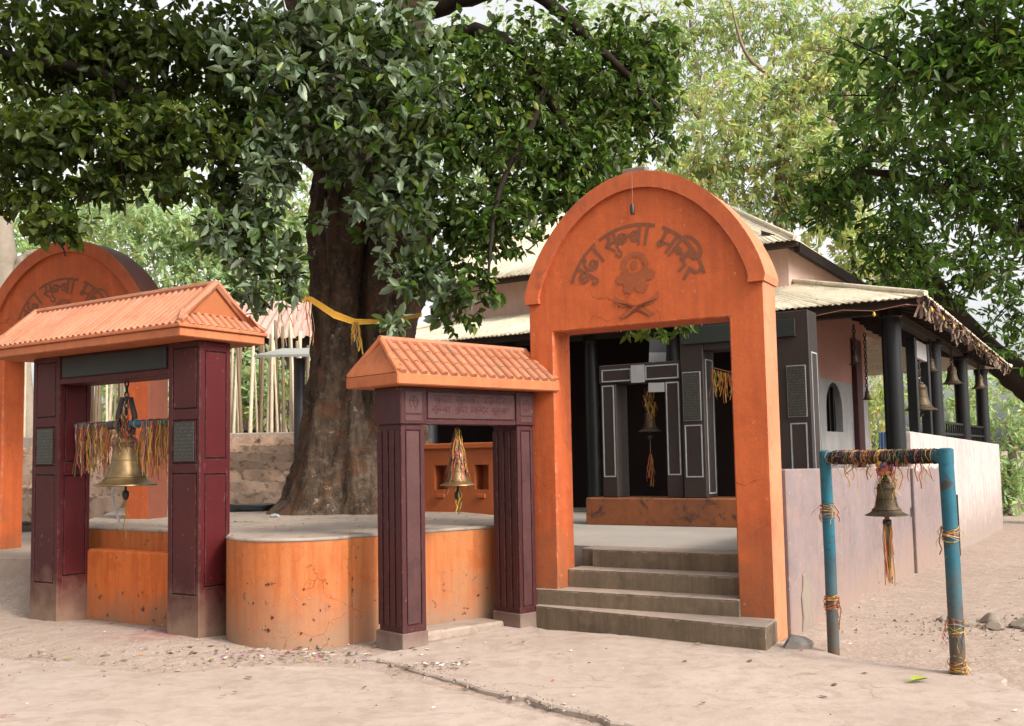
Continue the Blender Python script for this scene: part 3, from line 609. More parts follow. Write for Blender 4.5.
outline(fa, -3.365, -3.19, 1.32, 2.53, 3.36); outline(fa, -2.455, -2.275, 1.34, 2.53, 3.36); outline(fa, -3.36, -2.93, 2.575, 2.74, 3.35); outline(fa, -2.73, -2.27, 2.575, 2.76, 3.35)
fb = thing('tall_black_bell_pavilion', 'tall black bell pavilion with dark plaques behind the right gate pillar', 'bell frame', T0, TA)
for a, b in ((-2.235, -1.93), (-1.0, -.60)):
    mb = MB(); mb.box((a, 3.33, 1.05 if a < -2 else .695), (b, 3.72, 3.3), 'black_paint'); mb.build('pier', fb, bevel=.01)
mb = MB(); mb.box((-1.93, 3.34, 2.90), (-1.0, 3.71, 3.3), 'black_paint'); mb.build('header', fb, bevel=.01)
mb = MB(); mb.box((-2.2, 3.29, 2.99), (-.75, 3.325, 3.2), 'sign_board'); mb.build('sign_board', fb, bevel=.004)
for x0, x1 in ((-2.2, -1.98), (-.87, -.66)):
    mb = MB(); mb.box((x0, 3.31, 2.03), (x1, 3.327, 2.63), 'plaque'); mb.build('plaque', fb)
outline(fb, -2.21, -1.97, 2.02, 2.64, 3.328); outline(fb, -.88, -.65, 2.02, 2.64, 3.328); outline(fb, -2.2, -1.97, 1.31, 1.97, 3.33); outline(fb, -.86, -.66, 1.2, 1.95, 3.33)
outline(fb, 3.4, 3.66, 1.1, 2.8, 0, side=-1.928); outline(fb, 3.4, 3.66, 1.1, 2.8, 0, side=-.598)
b = bell('bell', 'brass bell draped in yellow threads inside the black doorway frame', TM @ Vector((-2.77, 3.54, 1.91)), .30, .27, 'brass_dark', chain=.40)
mb = MB(); ribbons(mb, [(random.uniform(-.08, .08), random.uniform(-.08, .08), .3 + random.uniform(0, .3)) for k in range(60)], (.1, .3), .008, RIB, (6, 4, 3, 1, 1, 0, 1)); mb.build('ribbons', b); mb = MB(); ribbons(mb, [(random.uniform(-.015, .015), random.uniform(-.015, .015), -.3) for k in range(16)], (.2, .45), .007, RIB, (6, 4, 2, 1, 0, 0, 0)); mb.tube([(0, 0, 0), (0, 0, -.32)], .004, 'cord', 4); mb.build('ribbons', b)
t = thing('marigold_threads', 'yellow threads tied in bunches inside the tall black pavilion', 'garland', TM @ Vector((-1.9, 3.5, 2.68)), TA)
mb = MB(); mb.tube([(0, 0, .02), (.4, 0, -.1), (.88, 0, -.02)], .008, 'cord', 5); ribbons(mb, [(x, random.uniform(-.03, .03), -.1 * math.sin(x * 3.4)) for x in np.random.default_rng(3).uniform(0, .5, 90)], (.1, .4), .009, RIB, (8, 3, 1, 1, 0, 0, 1)); mb.build('thread_bunch', t)
for lab, (x, y, z), (w2, h2), rot, mt in (('white paper notice on the lintel of the black doorway frame', (-2.83, 3.335, 2.545), (.19, .23), 0, 'paper'), ('small pale notice stuck under the lintel beside the bell', (-2.58, 3.35, 2.41), (.22, .12), .02, 'paper'), ('dark printed poster hanging high above the black doorway frame', (-2.66, 3.6, 2.82), (.24, .32), .06, 'poster_dark')):
    t = thing('notice', lab, 'notice', TM @ Vector((x, y, z)), TA); mb = MB(); mb.box((-w2 / 2, -.003, 0), (w2 / 2, .003, h2), mt, Matrix.Rotation(rot, 4, 'Y'))
    if mt == 'poster_dark': mb.box((-w2 / 2 + .0, -.005, 0), (w2 / 2, -.0035, h2 * .4), 'paper', Matrix.Rotation(rot, 4, 'Y'))
    mb.build('sheet', t)
mb = MB(); vb = thing('black_bell_stand', 'narrow black wooden stand with a large bell between veranda columns', 'bell frame', T0, TA)
for y in (7.35, 8.5): q = MB(); q.box((-.2, y - .07, .695), (-.06, y + .07, 3.3), 'black_gloss'); q.build('post', vb, bevel=.01)
q = MB(); q.box((-.18, 7.42, 3.0), (-.08, 8.43, 3.28), 'grey_wall'); q.build('crosspiece', vb, bevel=.01)
bell('bell', 'large dark bell hanging low in the black wooden stand on the veranda', TM @ Vector((-.13, 7.95, 2.22)), .5, .42, 'brass_dark', 'bells hanging along the veranda', chain=.42)
for k, (s_, t_, z_, d_, lab) in enumerate(((-.1, 8.9, 2.88, .26, 'small bell under the eave just behind the black stand'), (-.05, 10.9, 2.78, .38, 'bell with flared mouth hanging between second and third veranda columns'), (.02, 14.3, 2.86, .34, 'small bell hanging between the two farthest veranda columns'), (-.75, 6.4, 2.86, .18, 'small dark bell hanging left of the nearest round veranda column'), (-.85, 7.6, 2.40, .17, 'small black bell hanging low in front of the pink sanctuary wall'))):
    b = bell('bell', lab, TM @ Vector((s_, t_, z_)), d_, d_ * .85, 'brass_dark', 'bells hanging along the veranda', chain=3.45 - z_ - d_ * .85, detail=False)

# ------------------------------------------------------------------ orange niche wall behind the small shrine
nw = thing('niche_wall', 'orange wall with small lamp niches seen through the small shrine', 'wall', T0, TA)
mb = MB(); a = Vector((-4.95, 1.42, 0)); 
y0, y1 = 1.55, 1.8
def nbox(x0, x1, z0, z1): mb.box((x0, y0, z0), (x1, y1, z1), 'niche_orange')
nx0, nx1 = -5.0, -3.2
nbox(nx0, nx1, .9, 1.22); nbox(nx0, nx1, 1.52, 1.72)
xs_ = [nx0, -4.82, -4.62, -4.22, -4.02, nx1]
for i in (0, 2, 4): nbox(xs_[i], xs_[i + 1], 1.22, 1.52)
mb.box((nx0, y1 - .06, 1.22), (nx1, y1 - .002, 1.52), 'niche_orange'); mb.build('wall_face', nw)
mb = MB(); mb.box((nx0 - .04, y0 - .05, 1.72), (nx1, y1 + .04, 1.79), 'niche_orange'); mb.build('coping', nw, bevel=.01)
for x in (-4.72, -4.12): mb = MB(); mb.box((x - .06, y0 - .03, 1.12), (x + .06, y0 - .002, 1.17), 'niche_orange'); mb.build('niche_shelf', nw, bevel=.005)

# ------------------------------------------------------------------ left bell pavilion
pv = thing('bell_pavilion', 'maroon bell pavilion with orange tiled hipped roof at the left', 'bell pavilion', P0, PA)
PW, PD, PZT, PZL = 2.587, .361, 2.72, 2.43
def plates(mb, f, W, z0, z1, px, panels, g=.013, d=.014, m='maroon', mp=None):
    """a face of raised plates leaving real grooves round the panels; f(x, depth, z) -> point"""
    def pl(x0, x1, a, b, mm):
        vs = [f(x, dd, z) for dd in (0, d) for x, z in ((x0, a), (x1, a), (x1, b), (x0, b))]
        mb.add(vs, [(4, 5, 6, 7), (0, 1, 5, 4), (1, 2, 6, 5), (2, 3, 7, 6), (3, 0, 4, 7)], mm)
    x0, x1 = px; pl(0, x0 - g, z0, z1, m); pl(x1 + g, W, z0, z1, m); z = z0
    for a, b in panels: pl(x0 - g, x1 + g, z, a - g, m); pl(x0, x1, a, b, mp or m); z = b + g
    pl(x0 - g, x1 + g, z, z1, m)
d = .014
for k, (xa, xb) in enumerate(((0, .461), (2.158, PW))):
    mb = MB(); mb.box((xa + d, d, -.12), (xb - d, PD - d, PZT), 'maroon_groove')
    W = xb - xa
    plates(mb, lambda x, q, z, xa=xa: (xa + x, d - q, z), W, -.1, PZT, (.07, .38), [(.42, 1.50), (1.61, 1.99), (2.11, 2.66)], m='maroon')
    plates(mb, lambda x, q, z, xb=xb: (xb - d + q, d + x, z), PD - d, -.1, PZT, (.06, .29), [(.49, 1.49), (1.65, 2.62)], m='maroon_lit')
    plates(mb, lambda x, q, z, xa=xa: (xa + d - q, d + x, z), PD - d, -.1, PZT, (.06, .29), [(.49, 1.49), (1.65, 2.62)], m='maroon_lit')
    o = mb.build('pillar', pv, bevel=.004)
    q = MB(); q.box((xa + .09, -.012, 1.62), (xa + .365, .0, 1.98), 'plaque'); q.build('plaque', pv, bevel=.004)
mb = MB(); mb.box((.461, .015, PZL), (2.158, PD - .02, PZT), 'maroon'); mb.box((.461, 0, PZL), (2.158, .02, PZL + .055), 'maroon'); mb.build('lintel', pv, bevel=.005)
mb = MB(); mb.box((.5, -.004, PZL + .065), (2.12, .014, PZT - .02), 'sign_board'); mb.build('sign_board', pv, bevel=.006)
bar = MB(); bar.tube([(.44, .2, 2.0), (2.17, .2, 2.0)], .036, 'blue_paint', 14); bar.build('crossbar', pv, smooth=50)
mb = MB(); ribbons(mb, [(random.uniform(.50, 1.02), .2 + random.uniform(-.05, .05), 2.02) for k in range(210)], (.12, .55), .008, RIB, (6, 5, 3, 2, 2, 1, 2)); mb.build('prayer_ribbons', pv); mb = MB(); ribbons(mb, [(random.uniform(1.55, 2.14), .2 + random.uniform(-.05, .05), 2.02) for k in range(230)], (.12, .6), .008, RIB, (6, 5, 3, 2, 2, 1, 2))
mb.build('prayer_ribbons', pv); mb = MB(); wraps(mb, (.46, .2, 2.0), (2.15, .2, 2.0), .036, 50); mb.build('prayer_ribbons', pv)
b = bell('bell', 'big brass temple bell with wide mouth hanging in the left pavilion', PM @ Vector((1.285, .19, 1.395)), .60, .50, 'brass', chain=.55, clap=.2)
mb = MB(); mb.lathe([(.0, .56), (.05, .55), (.07, .48), (.09, .44), (0, .43)], 'iron', seg=12); mb.tube([(-.06, 0, .5), (-.085, 0, .68), (-.04, 0, .86), (.04, 0, .86), (.085, 0, .68), (.06, 0, .5)], .028, 'iron', 8); mb.build('hanger', b, smooth=50)
mb = MB(); ribbons(mb, [(.13 * math.cos(q), .13 * math.sin(q), random.uniform(.42, .56)) for q in np.random.default_rng(5).uniform(0, 6.28, 90)], (.06, .2), .008, RIB, (2, 5, 5, 1, 2, 1, 0)); mb.build('ribbons', b); mb = MB(); ribbons(mb, [(random.uniform(-.05, .05), -.05, .85 - random.random() * .3) for k in range(40)], (.08, .2), .006, [M['black_thread'], M['cord'], RIB[1]]); ribbons(mb, [(0, 0, -.1)] * 9, (.2, .5), .006, RIB, (6, 1, 0, 1, 0, 0, 0)); mb.build('ribbons', b)
t = thing('white_cable', 'thin white plastic cable dangling behind the big brass bell', 'cable', PM @ Vector((.8, .3, 1.6)), PA)
mb = MB(); mb.tube([(-.05, 0, .05), (.02, 0, -.08), (.12, 0, -.14), (.13, 0, -.35), (.2, 0, -.5), (.27, .0, -.64)], .011, 'plastic_white', 6); mb.build('cable_run', t, smooth=True)
t = thing('blue_post', 'blue iron post standing behind the big brass bell', 'post', PM @ Vector((1.62, .75, .94)), PA)
mb = MB(); mb.tube([(0, 0, 0), (0, 0, 1.08)], .05, 'blue_paint', 14); mb.build('pole', t, smooth=50)
mb = MB(); mb.tube([(0, 0, 0), (0, 0, .02)], .075, 'iron', 14); mb.build('base_plate', t, smooth=50)

def tile_slope(mb, e0, e1, r0, r1, mat, pitch, amp, rows=1, base=None):
    """ribbed tile slope between eave and ridge; ribs end in round noses at the eave"""
    e0, e1, r0, r1 = map(Vector, (e0, e1, r0, r1)); u = (e1 - e0).normalized(); up_ = (r0 - e0) - u * (r0 - e0).dot(u); H = up_.length; up_n = up_.normalized(); nrm = u.cross(up_n).normalized(); L = (e1 - e0).length
    mb.add([e0, e1, r1, r0], [(0, 1, 2, 3)], base or mat)
    x = pitch * .5; la, lb = (r0 - e0).dot(u), (r1 - e0).dot(u)
    while x < L - pitch * .2:
        h = H
        if la > 1e-4 and x < la: h = min(h, H * x / la)
        if x > lb and L - lb > 1e-4: h = min(h, H * (L - x) / (L - lb))
        if h > .05:
            for rI in range(rows):
                h0, h1 = h * rI / rows, h * (rI + 1) / rows
                vs = []; n = 6
                for q, hh, k in ((0, h0 - .012, 1.0), (1, h1, .72 if rows > 1 else .95)):
                    for i in range(n + 1):
                        a = math.pi * i / n; vs.append(e0 + u * (x - math.cos(a) * pitch * .29 * k) + up_n * hh + nrm * (math.sin(a) * amp * k + .002))
                mb.add(vs, [(i, i + 1, n + 2 + i, n + 1 + i) for i in range(n)] + [tuple(range(n, -1, -1))], mat)
        x += pitch
# roof: hipped skirt with a gable at each end
c = (1.18, .18); EX, EY = 1.53, .50; ze = 2.75; zf = ze + .085
mb = MB(); mb.box((c[0] - EX, c[1] - EY, PZT + .005), (c[0] + EX, c[1] + EY, zf - .03), 'roof_fascia'); mb.build('eave_slab', pv, bevel=.008)
mb = MB(); mb.box((c[0] - EX - .025, c[1] - EY - .025, zf - .03), (c[0] + EX + .025, c[1] + EY + .025, zf), 'roof_fascia'); mb.build('eave_moulding', pv, bevel=.006)
zr = 3.24; gx = 1.40; gy = .31; zg = zf + .13
mb = MB(); X = lambda s_: c[0] + s_
for sg in (1, -1):
    y_e, y_g = c[1] - sg * EY, c[1] - sg * gy
    ex, gx_ = EX * sg, gx * sg
    tile_slope(mb, (X(-ex), y_e, zf), (X(ex), y_e, zf), (X(-gx_), c[1], zr), (X(gx_), c[1], zr), 'roof_tile', .088, .03, base='roof_fascia')
    # end skirt
    tile_slope(mb, (X(ex), c[1] - sg * EY, zf), (X(ex), c[1] + sg * EY, zf), (X(gx_ - .02 * sg), c[1] - sg * gy, zg), (X(gx_ - .02 * sg), c[1] + sg * gy, zg), 'roof_tile', .088, .024, base='roof_fascia')
mb.build('roof_tiles', pv, smooth=40)
mb = MB()
for sg in (1, -1):
    gz = zg
    pts = [(X(gx * sg), c[1] - sg * gy, zg - .0), (X(gx * sg), c[1] + sg * gy, zg), (X(gx * sg), c[1], zr)]
    mb = MB(); mb.prism(pts, (-.06 * sg, 0, 0), 'roof_gable'); mb.build('gable', pv)
mb = MB()
for sg in (1, -1):
    for sy in (1, -1): mb.tube([(X((gx + .01) * sg), c[1] + sy * (gy + .06), zg - .015), (X((gx + .01) * sg), c[1], zr + .03)], .038, 'roof_tile', 6); mb.tube([(X(EX * sg), c[1] + sy * EY, zf + .02), (X(gx * sg), c[1] + sy * (gy + .05), zg + .01)], .03, 'roof_tile', 6)
mb.tube([(X(-gx), c[1], zr + .025), (X(gx), c[1], zr + .025)], .035, 'roof_tile', 8); mb.build('ridge_cap', pv, smooth=40)

# ------------------------------------------------------------------ small shrine with bell
sh = thing('bell_shrine', 'small dark maroon bell shrine with orange gabled tile roof', 'bell shrine', S0, SA)
SW, SD, SZT, SZL = 1.586, .355, 2.22, 1.90
for xa, xb in ((0, .252), (1.366, SW)):
    W = xb - xa
    mb = MB(); mb.box((xa - .012, -.012, -.05), (xb + .012, SD + .012, .155), 'shrine_plinth'); mb.build('plinth', sh, bevel=.008)
    mb = MB(); mb.box((xa + d, d, .15), (xb - d, SD - d, SZL), 'shrine_maroon')
    plates(mb, lambda x, q, z, xa=xa: (xa + x, d - q, z), W, .155, SZL - .02, (.055, W - .055), [(.22, SZL - .06)], m='shrine_maroon', mp='shrine_carving', g=.01)
    for sx, fn in ((1, lambda x, q, z, xb=xb: (xb - d + q, d + x, z)), (-1, lambda x, q, z, xa=xa: (xa + d - q, d + x, z))):
        for i in range(4):
            w4 = (SD - d) / 4
            vs = [fn(x, dd, z) for dd in (0, d) for x, z in ((i * w4 + .011, .2), ((i + 1) * w4 - .011, .2), ((i + 1) * w4 - .011, SZL - .05), (i * w4 + .011, SZL - .05))]
            mb.add(vs, [(4, 5, 6, 7), (0, 1, 5, 4), (1, 2, 6, 5), (2, 3, 7, 6), (3, 0, 4, 7)], 'shrine_maroon')
    mb.build('pillar', sh, bevel=.004)
    mb = MB(); mb.box((xa - .01, -.01, SZL), (xb + .01, SD + .01, SZT), 'shrine_maroon'); mb.build('capital', sh, bevel=.008)
    mb = MB(); mb.box((xa + .035, -.016, SZL + .09), (xb - .035, -.006, SZT - .04), 'shrine_carving'); mb.box((xa + .035, -.016, SZL + .025), (xb - .035, -.006, SZL + .075), 'shrine_carving')
    cx = (xa + xb) / 2; F = lambda x, z: (x, -.0175, z)
    ring = [(cx + .045 * math.cos(R(q)), SZL + .185 + .05 * math.sin(R(q))) for q in range(0, 361, 30)]; ribbon2d(mb, ring, .014, 'shrine_maroon', F); ribbon2d(mb, [(cx, SZL + .15), (cx, SZL + .235)], .014, 'shrine_maroon', F); ribbon2d(mb, [(cx - .04, SZL + .2), (cx + .04, SZL + .2)], .014, 'shrine_maroon', F)
    mb.build('carved_panel', sh, bevel=.003)
mb = MB(); mb.box((.262, .008, SZL + .01), (1.356, SD - .01, SZT), 'shrine_maroon'); mb.box((.262, .0, SZL), (1.356, .012, SZL + .04), 'shrine_maroon'); mb.box((.262, .0, SZT - .03), (1.356, .012, SZT), 'shrine_maroon'); mb.build('lintel', sh, bevel=.005)
mb = MB(); mb.box((.29, -.006, SZL + .05), (1.33, .006, SZT - .04), 'shrine_carving'); mb.build('inscribed_panel', sh, bevel=.004)
mb = MB()
gl = [s_ for w2 in glyphs() for s_ in [w2]]
def row(x0, x1, zt, h, order):
    tot = sum(gl[i][0] + .5 for i in order); k = (x1 - x0) / tot; x = x0
    for i in order:
        w2, strokes = gl[i]
        for s_ in strokes: ribbon2d(mb, dense(s_), .16, 'shrine_maroon', lambda a, b, x=x: (x + a * k, -.0075, zt - (1 - b) * h))
        x += (w2 + .5) * k
row(.36, 1.27, SZT - .07, .06, (0, 1, 2)); row(.33, 1.30, SZT - .165, .045, (1, 0, 2, 1))
mb.build('inscription', sh)
# roof
cx, cy = SW / 2, SD / 2; EX, EY = .97, .37; zf = SZT + .10; zr = 2.62
mb = MB(); mb.box((cx - EX, cy - EY, SZT), (cx + EX, cy + EY, zf), 'roof_fascia'); mb.build('eave_slab', sh, bevel=.01)
GXs = .9
mb = MB()
for sg in (1, -1): tile_slope(mb, (cx - EX * sg, cy - sg * (EY - .01), zf), (cx + EX * sg, cy - sg * (EY - .01), zf), (cx - .86 * sg, cy, zr), (cx + .86 * sg, cy, zr), 'roof_tile', .112, .036, 3, base='roof_fascia')
mb.build('roof_tiles', sh, smooth=40)
mb = MB()
for sg in (1, -1): mb = MB(); mb.add([(cx + EX * sg, cy - sg * (EY - .01), zf), (cx + EX * sg, cy + sg * (EY - .01), zf), (cx + .86 * sg, cy, zr)], [(0, 1, 2)], 'roof_fascia'); mb.build('gable', sh)
mb = MB(); mb.tube([(cx - .88, cy, zr + .012), (cx + .88, cy, zr + .012)], .032, 'roof_tile', 8)
for sg in (1, -1):
    for sy in (1, -1): mb.tube([(cx + (EX - .02) * sg, cy + sy * (EY - .02), zf + .01), (cx + .86 * sg, cy, zr + .012)], .028, 'roof_fascia', 8)
mb.build('ridge_cap', sh, smooth=40)
b = bell('bell', 'small brass bell smothered in coloured prayer threads in the small shrine', SM @ Vector((.78, .18, 1.36)), .33, .25, 'brass', chain=.30, clap=.2)
mb = MB()
for k in range(170):
    q = random.uniform(0, 6.28); z0 = random.uniform(.16, .52); r0 = .02 + max(0, (.5 - z0)) * .16; n = 4; L = random.uniform(.1, .3); p = Vector((r0 * math.cos(q), r0 * math.sin(q), z0)); dr = Vector((math.cos(q), math.sin(q), 0)); vs = []; wd = Vector((-math.sin(q), math.cos(q), 0)) * random.uniform(.0015, .004)
    for i in range(n + 1):
        r1 = r0 + (L * i / n) * .26; c_ = dr * r1 + Vector((random.uniform(-.012, .012), random.uniform(-.012, .012), z0 - L * i / n)); vs += [c_ - wd, c_ + wd]
    mb.add(vs, [(2 * i, 2 * i + 1, 2 * i + 3, 2 * i + 2) for i in range(n)], random.choices(RIB, (6, 4, 3, 2, 2, 1, 3))[0])
ribbons(mb, [(random.uniform(-.03, .03), random.uniform(-.03, .03), -.02) for k in range(16)], (.1, .28), .007, RIB, (4, 4, 2, 2, 0, 0, 0)); mb.build('ribbons', b)

# ------------------------------------------------------------------ blue pipe frame with bell
p1, p2 = Vector((2.505, 8.06, 0)), Vector((3.10, 7.17, 0)); q1, q2 = Vector((2.50, 8.06, 1.60)), Vector((3.085, 7.17, 1.60))
bf = thing('blue_bell_frame', 'blue painted iron pipe frame standing before the low pinkish wall', 'bell frame', (0, 0, 0))
for a, b_, r_ in ((p1, q1, .046), (p2, q2, .052)):
    mb = MB(); mb.tube([a - Vector((0, 0, .05)), a.lerp(b_, .5) + Vector((random.uniform(-.006, .006), 0, 0)), b_], r_, 'blue_paint', 18); mb.build('post', bf, smooth=50)
dd_ = (q2 - q1).normalized(); z_ = Vector((0, 0, -.045))
mb = MB(); mb.tube([q1 + z_ + dd_ * .0, q1.lerp(q2, .5) + z_, q2 + z_ - dd_ * .0], .045, 'blue_paint', 16); mb.build('crossbar', bf, smooth=50)
for q, r_ in ((q1, .048), (q2, .055)): mb = MB(); mb.lathe([(r_, -.1), (r_, .004), (r_ * .6, .012), (0, .013)], 'blue_paint', q, 18); mb.build('pipe_cap', bf, smooth=40)
mb = MB(); wraps(mb, q1 + z_ + dd_ * .06, q2 + z_ - dd_ * .08, .046, 260, RIB + [M['black_thread']], (2, 1.2, .6, .4, .4, .3, .8, 14))
ribbons(mb, [q1.lerp(q2, random.uniform(.08, .95)) + z_ + Vector((random.uniform(-.04, .04), random.uniform(-.04, .04), random.uniform(-.02, .05))) for k in range(80)], (.05, .24), .006, RIB, (6, 6, 1, 1, 1, 0, 2), .03); mb.build('prayer_threads', bf)
for t_, (a, b_) in ((.22, (p2, q2)), (.63, (p2, q2)), (.25, (p1, q1)), (.7, (p1, q1)), (.05, (p2, q2))):
    mb = MB(); c_ = a.lerp(b_, t_); wraps(mb, c_ - Vector((0, 0, .05)), c_ + Vector((0, 0, .06)), .050, 11, RIB, (7, 4, 1, 1, 1, 0, 1)); ribbons(mb, [c_ + Vector((.06 * math.cos(q), .06 * math.sin(q), .05)) for q in np.random.default_rng(int(t_ * 100)).uniform(0, 6.28, 14)], (.08, .26), .007, RIB, (7, 4, 1.5, 1, 1, .5, 1), .025); mb.build('thread_wrap', bf)
bc = q1.lerp(q2, .52)
b = bell('bell', 'small dark brass bell hanging from the blue pipe frame', Vector((bc.x, bc.y, 1.115)), .315, .255, 'brass_dark', chain=.2, clap=.12)
mb = MB()
for k in range(26):
    q = random.uniform(0, 6.28); c_ = Vector((.045 * math.cos(q), .045 * math.sin(q), .31 + random.uniform(0, .10))); mb.lathe([(0, .02), (.018, .014), (.022, 0), (.016, -.016), (0, -.02)], random.choice([RIB[4], RIB[2], RIB[5], RIB[1], RIB[0]]), c_, 8)
ribbons(mb, [(random.uniform(-.05, .05), random.uniform(-.05, .05), .36) for k in range(34)], (.1, .36), .006, RIB, (9, 3, 0, 1, 1, 0, 1), .03)
ribbons(mb, [(random.uniform(-.022, .022), random.uniform(-.022, .022), -.03) for k in range(70)], (.25, .5), .006, RIB, (6, 5, 1, 3, 0, 0, 2), .008); mb.tube([(0, 0, 0), (0, 0, -.32)], .018, 'bamboo_brown', 7)
mb.build('flowers_and_threads', b)

# ------------------------------------------------------------------ stones and litter
def rock(name, label, loc, r, seed, group=None, mat='rock'):
    rr = random.Random(seed); bm = bmesh.new(); bmesh.ops.create_icosphere(bm, subdivisions=3, radius=1)
    k = [(Vector((rr.uniform(-1, 1), rr.uniform(-1, 1), rr.uniform(-1, 1))).normalized(), rr.uniform(.55, .9)) for _ in range(11)]
    for v in bm.verts:
        for n_, d_ in k:
            e_ = v.co.dot(n_) - d_
            if e_ > 0: v.co -= n_ * e_
        v.co = Vector((v.co.x * r[0], v.co.y * r[1], v.co.z * r[2]))
    me = bpy.data.meshes.new(name); bm.to_mesh(me); bm.free(); me.materials.append(M[mat]); o = bpy.data.objects.new(name, me); COL.objects.link(o); o.location = loc; o.rotation_euler = (0, 0, rr.uniform(0, 6)); tag(o, label, 'stone', group); return o
rock('stone', 'grey boulder beside the lowest step at the gate corner', (2.26, 8.24, .035), (.15, .11, .10), 3)
for k, (x, y, r_) in enumerate(((4.05, 9.2, .11), (4.35, 9.35, .12), (4.5, 9.0, .14), (4.22, 8.95, .10), (4.68, 9.25, .12), (4.85, 9.0, .1), (4.0, 9.5, .08))):
    rock('stone', 'earthy stone in the rubble heap at the right edge, behind the blue frame', (x, y, gh(x, y) + r_ * .2), (r_, r_ * .8, r_ * .55), 20 + k, 'rubble stones by the right edge', 'earth_stone')
rock('plastic_sheet', 'crumpled black plastic sheet lying left of the big tree base', (-3.55, 13.6, .96), (.45, .3, .12), 61, mat='black_gloss')['category'] = 'plastic sheet'
rock('crumpled_paper', 'crumpled white paper on the platform before the big tree', (-2.85, 12.0, .955), (.10, .06, .035), 62, mat='paper')['category'] = 'paper'
t = thing('fallen_leaf', 'large yellow green fallen leaf lying before the right blue post', 'leaf', (2.72, 6.92, .042), .4)
mb = MB(); pts = [(-.07, 0), (-.04, .03), (0, .042), (.04, .035), (.085, 0), (.04, -.03), (0, -.036), (-.04, -.025)]
mb.add([(x, y, .006 + .02 * abs(y) / .04 + .1 * x * x) for x, y in pts] + [(x, 0, .004 + .1 * x * x) for x in (-.04, 0, .04)], [(0, 1, 8), (1, 2, 9, 8), (2, 3, 10, 9), (3, 4, 10), (4, 5, 10), (5, 6, 9, 10), (6, 7, 8, 9), (7, 0, 8)], 'leaf_litter_green'); mb.tube([(-.07, 0, .005), (-.11, .01, .004)], .003, 'leaf_litter_green', 5); mb.build('leaf_blade', t)
lit = MB(); pe = MB()
def flake(mb, x, y, z, s, m):
    a = random.uniform(0, 6.28); n = 6; mb.add([(x + s * random.uniform(.4, 1) * math.cos(a + i), y + s * random.uniform(.4, 1) * math.sin(a + i) * .7, z + random.uniform(.002, .012)) for i in range(n)], [tuple(range(n))], m)
LM = ['petal_pink', 'petal_purple', 'litter_white', 'litter_brown', 'petal_orange', 'litter_brown', 'litter_brown', 'bamboo_brown']
def inplat(x, y, poly):
    c = False; j = len(poly) - 1
    for i in range(len(poly)):
        if (poly[i][1] > y) != (poly[j][1] > y) and x < (poly[j][0] - poly[i][0]) * (y - poly[i][1]) / (poly[j][1] - poly[i][1]) + poly[i][0]: c = not c
        j = i
    return c
for k in range(260):
    x, y = random.uniform(-5, 6), random.uniform(5.6, 14)
    if inplat(x, y, out): z = .948
    else:
        L = TM.inverted() @ Vector((x, y, 0))
        if L.x < 0 and L.y > -.5: continue
        z = max(gh(x, y), .029) + .003
    flake(lit, x, y, z, random.uniform(.008, .026), random.choice(LM))
for k in range(70): x, y = random.gauss(-1.9, .5), random.gauss(8.3, .14); flake(lit, x, y, max(gh(x, y), .025) + .006, random.uniform(.01, .035), random.choice(LM))
for k in range(60): x, y = random.gauss(-.6, .15), random.gauss(7.75, .08); flake(lit, x, y, .034, random.uniform(.01, .03), random.choice(['litter_brown', 'bamboo_brown', 'litter_brown', 'litter_white']))
for k in range(24): x, y = random.uniform(-4.4, -.5), random.uniform(10.2, 11.5); flake(lit, x, y, .949, random.uniform(.015, .04), random.choice(LM))
def dry_leaf(x, y, z, L, m):
    a = random.uniform(0, 6.28); ca, sa = math.cos(a), math.sin(a); cu = random.uniform(.1, .5); pts = [(-1, 0, 0), (-.4, .42, cu * .5), (.35, .38, cu * .55), (1, 0, cu * .7), (.35, -.38, cu * .5), (-.4, -.42, cu * .45), (0, 0, .03)]
    lit.add([(x + L * (p[0] * ca - p[1] * sa), y + L * (p[0] * sa + p[1] * ca), z + L * p[2] * .5 + .003) for p in pts], [(0, 1, 6), (1, 2, 6), (2, 3, 6), (3, 4, 6), (4, 5, 6), (5, 0, 6)], m)
for k in range(190):
    if k < 60: x, y = random.gauss(-2.2, 1.0), random.gauss(8.45, .16)
    elif k < 100: x, y = random.uniform(-4.2, -.5), random.uniform(10.1, 12.6)
    else: x, y = random.uniform(-5, 7), random.uniform(5.8, 15)
    if inplat(x, y, out): z = .949
    else:
        L_ = TM.inverted() @ Vector((x, y, 0))
        if L_.x < .1 and L_.y > -.6: continue
        z = max(gh(x, y), .03) + .002
    dry_leaf(x, y, z, random.uniform(.018, .042), random.choice(['litter_brown', 'bamboo_brown', 'litter_brown', 'bamboo_pale', 'leaf_litter_green']))
o = lit.build('litter'); o['kind'] = 'stuff'
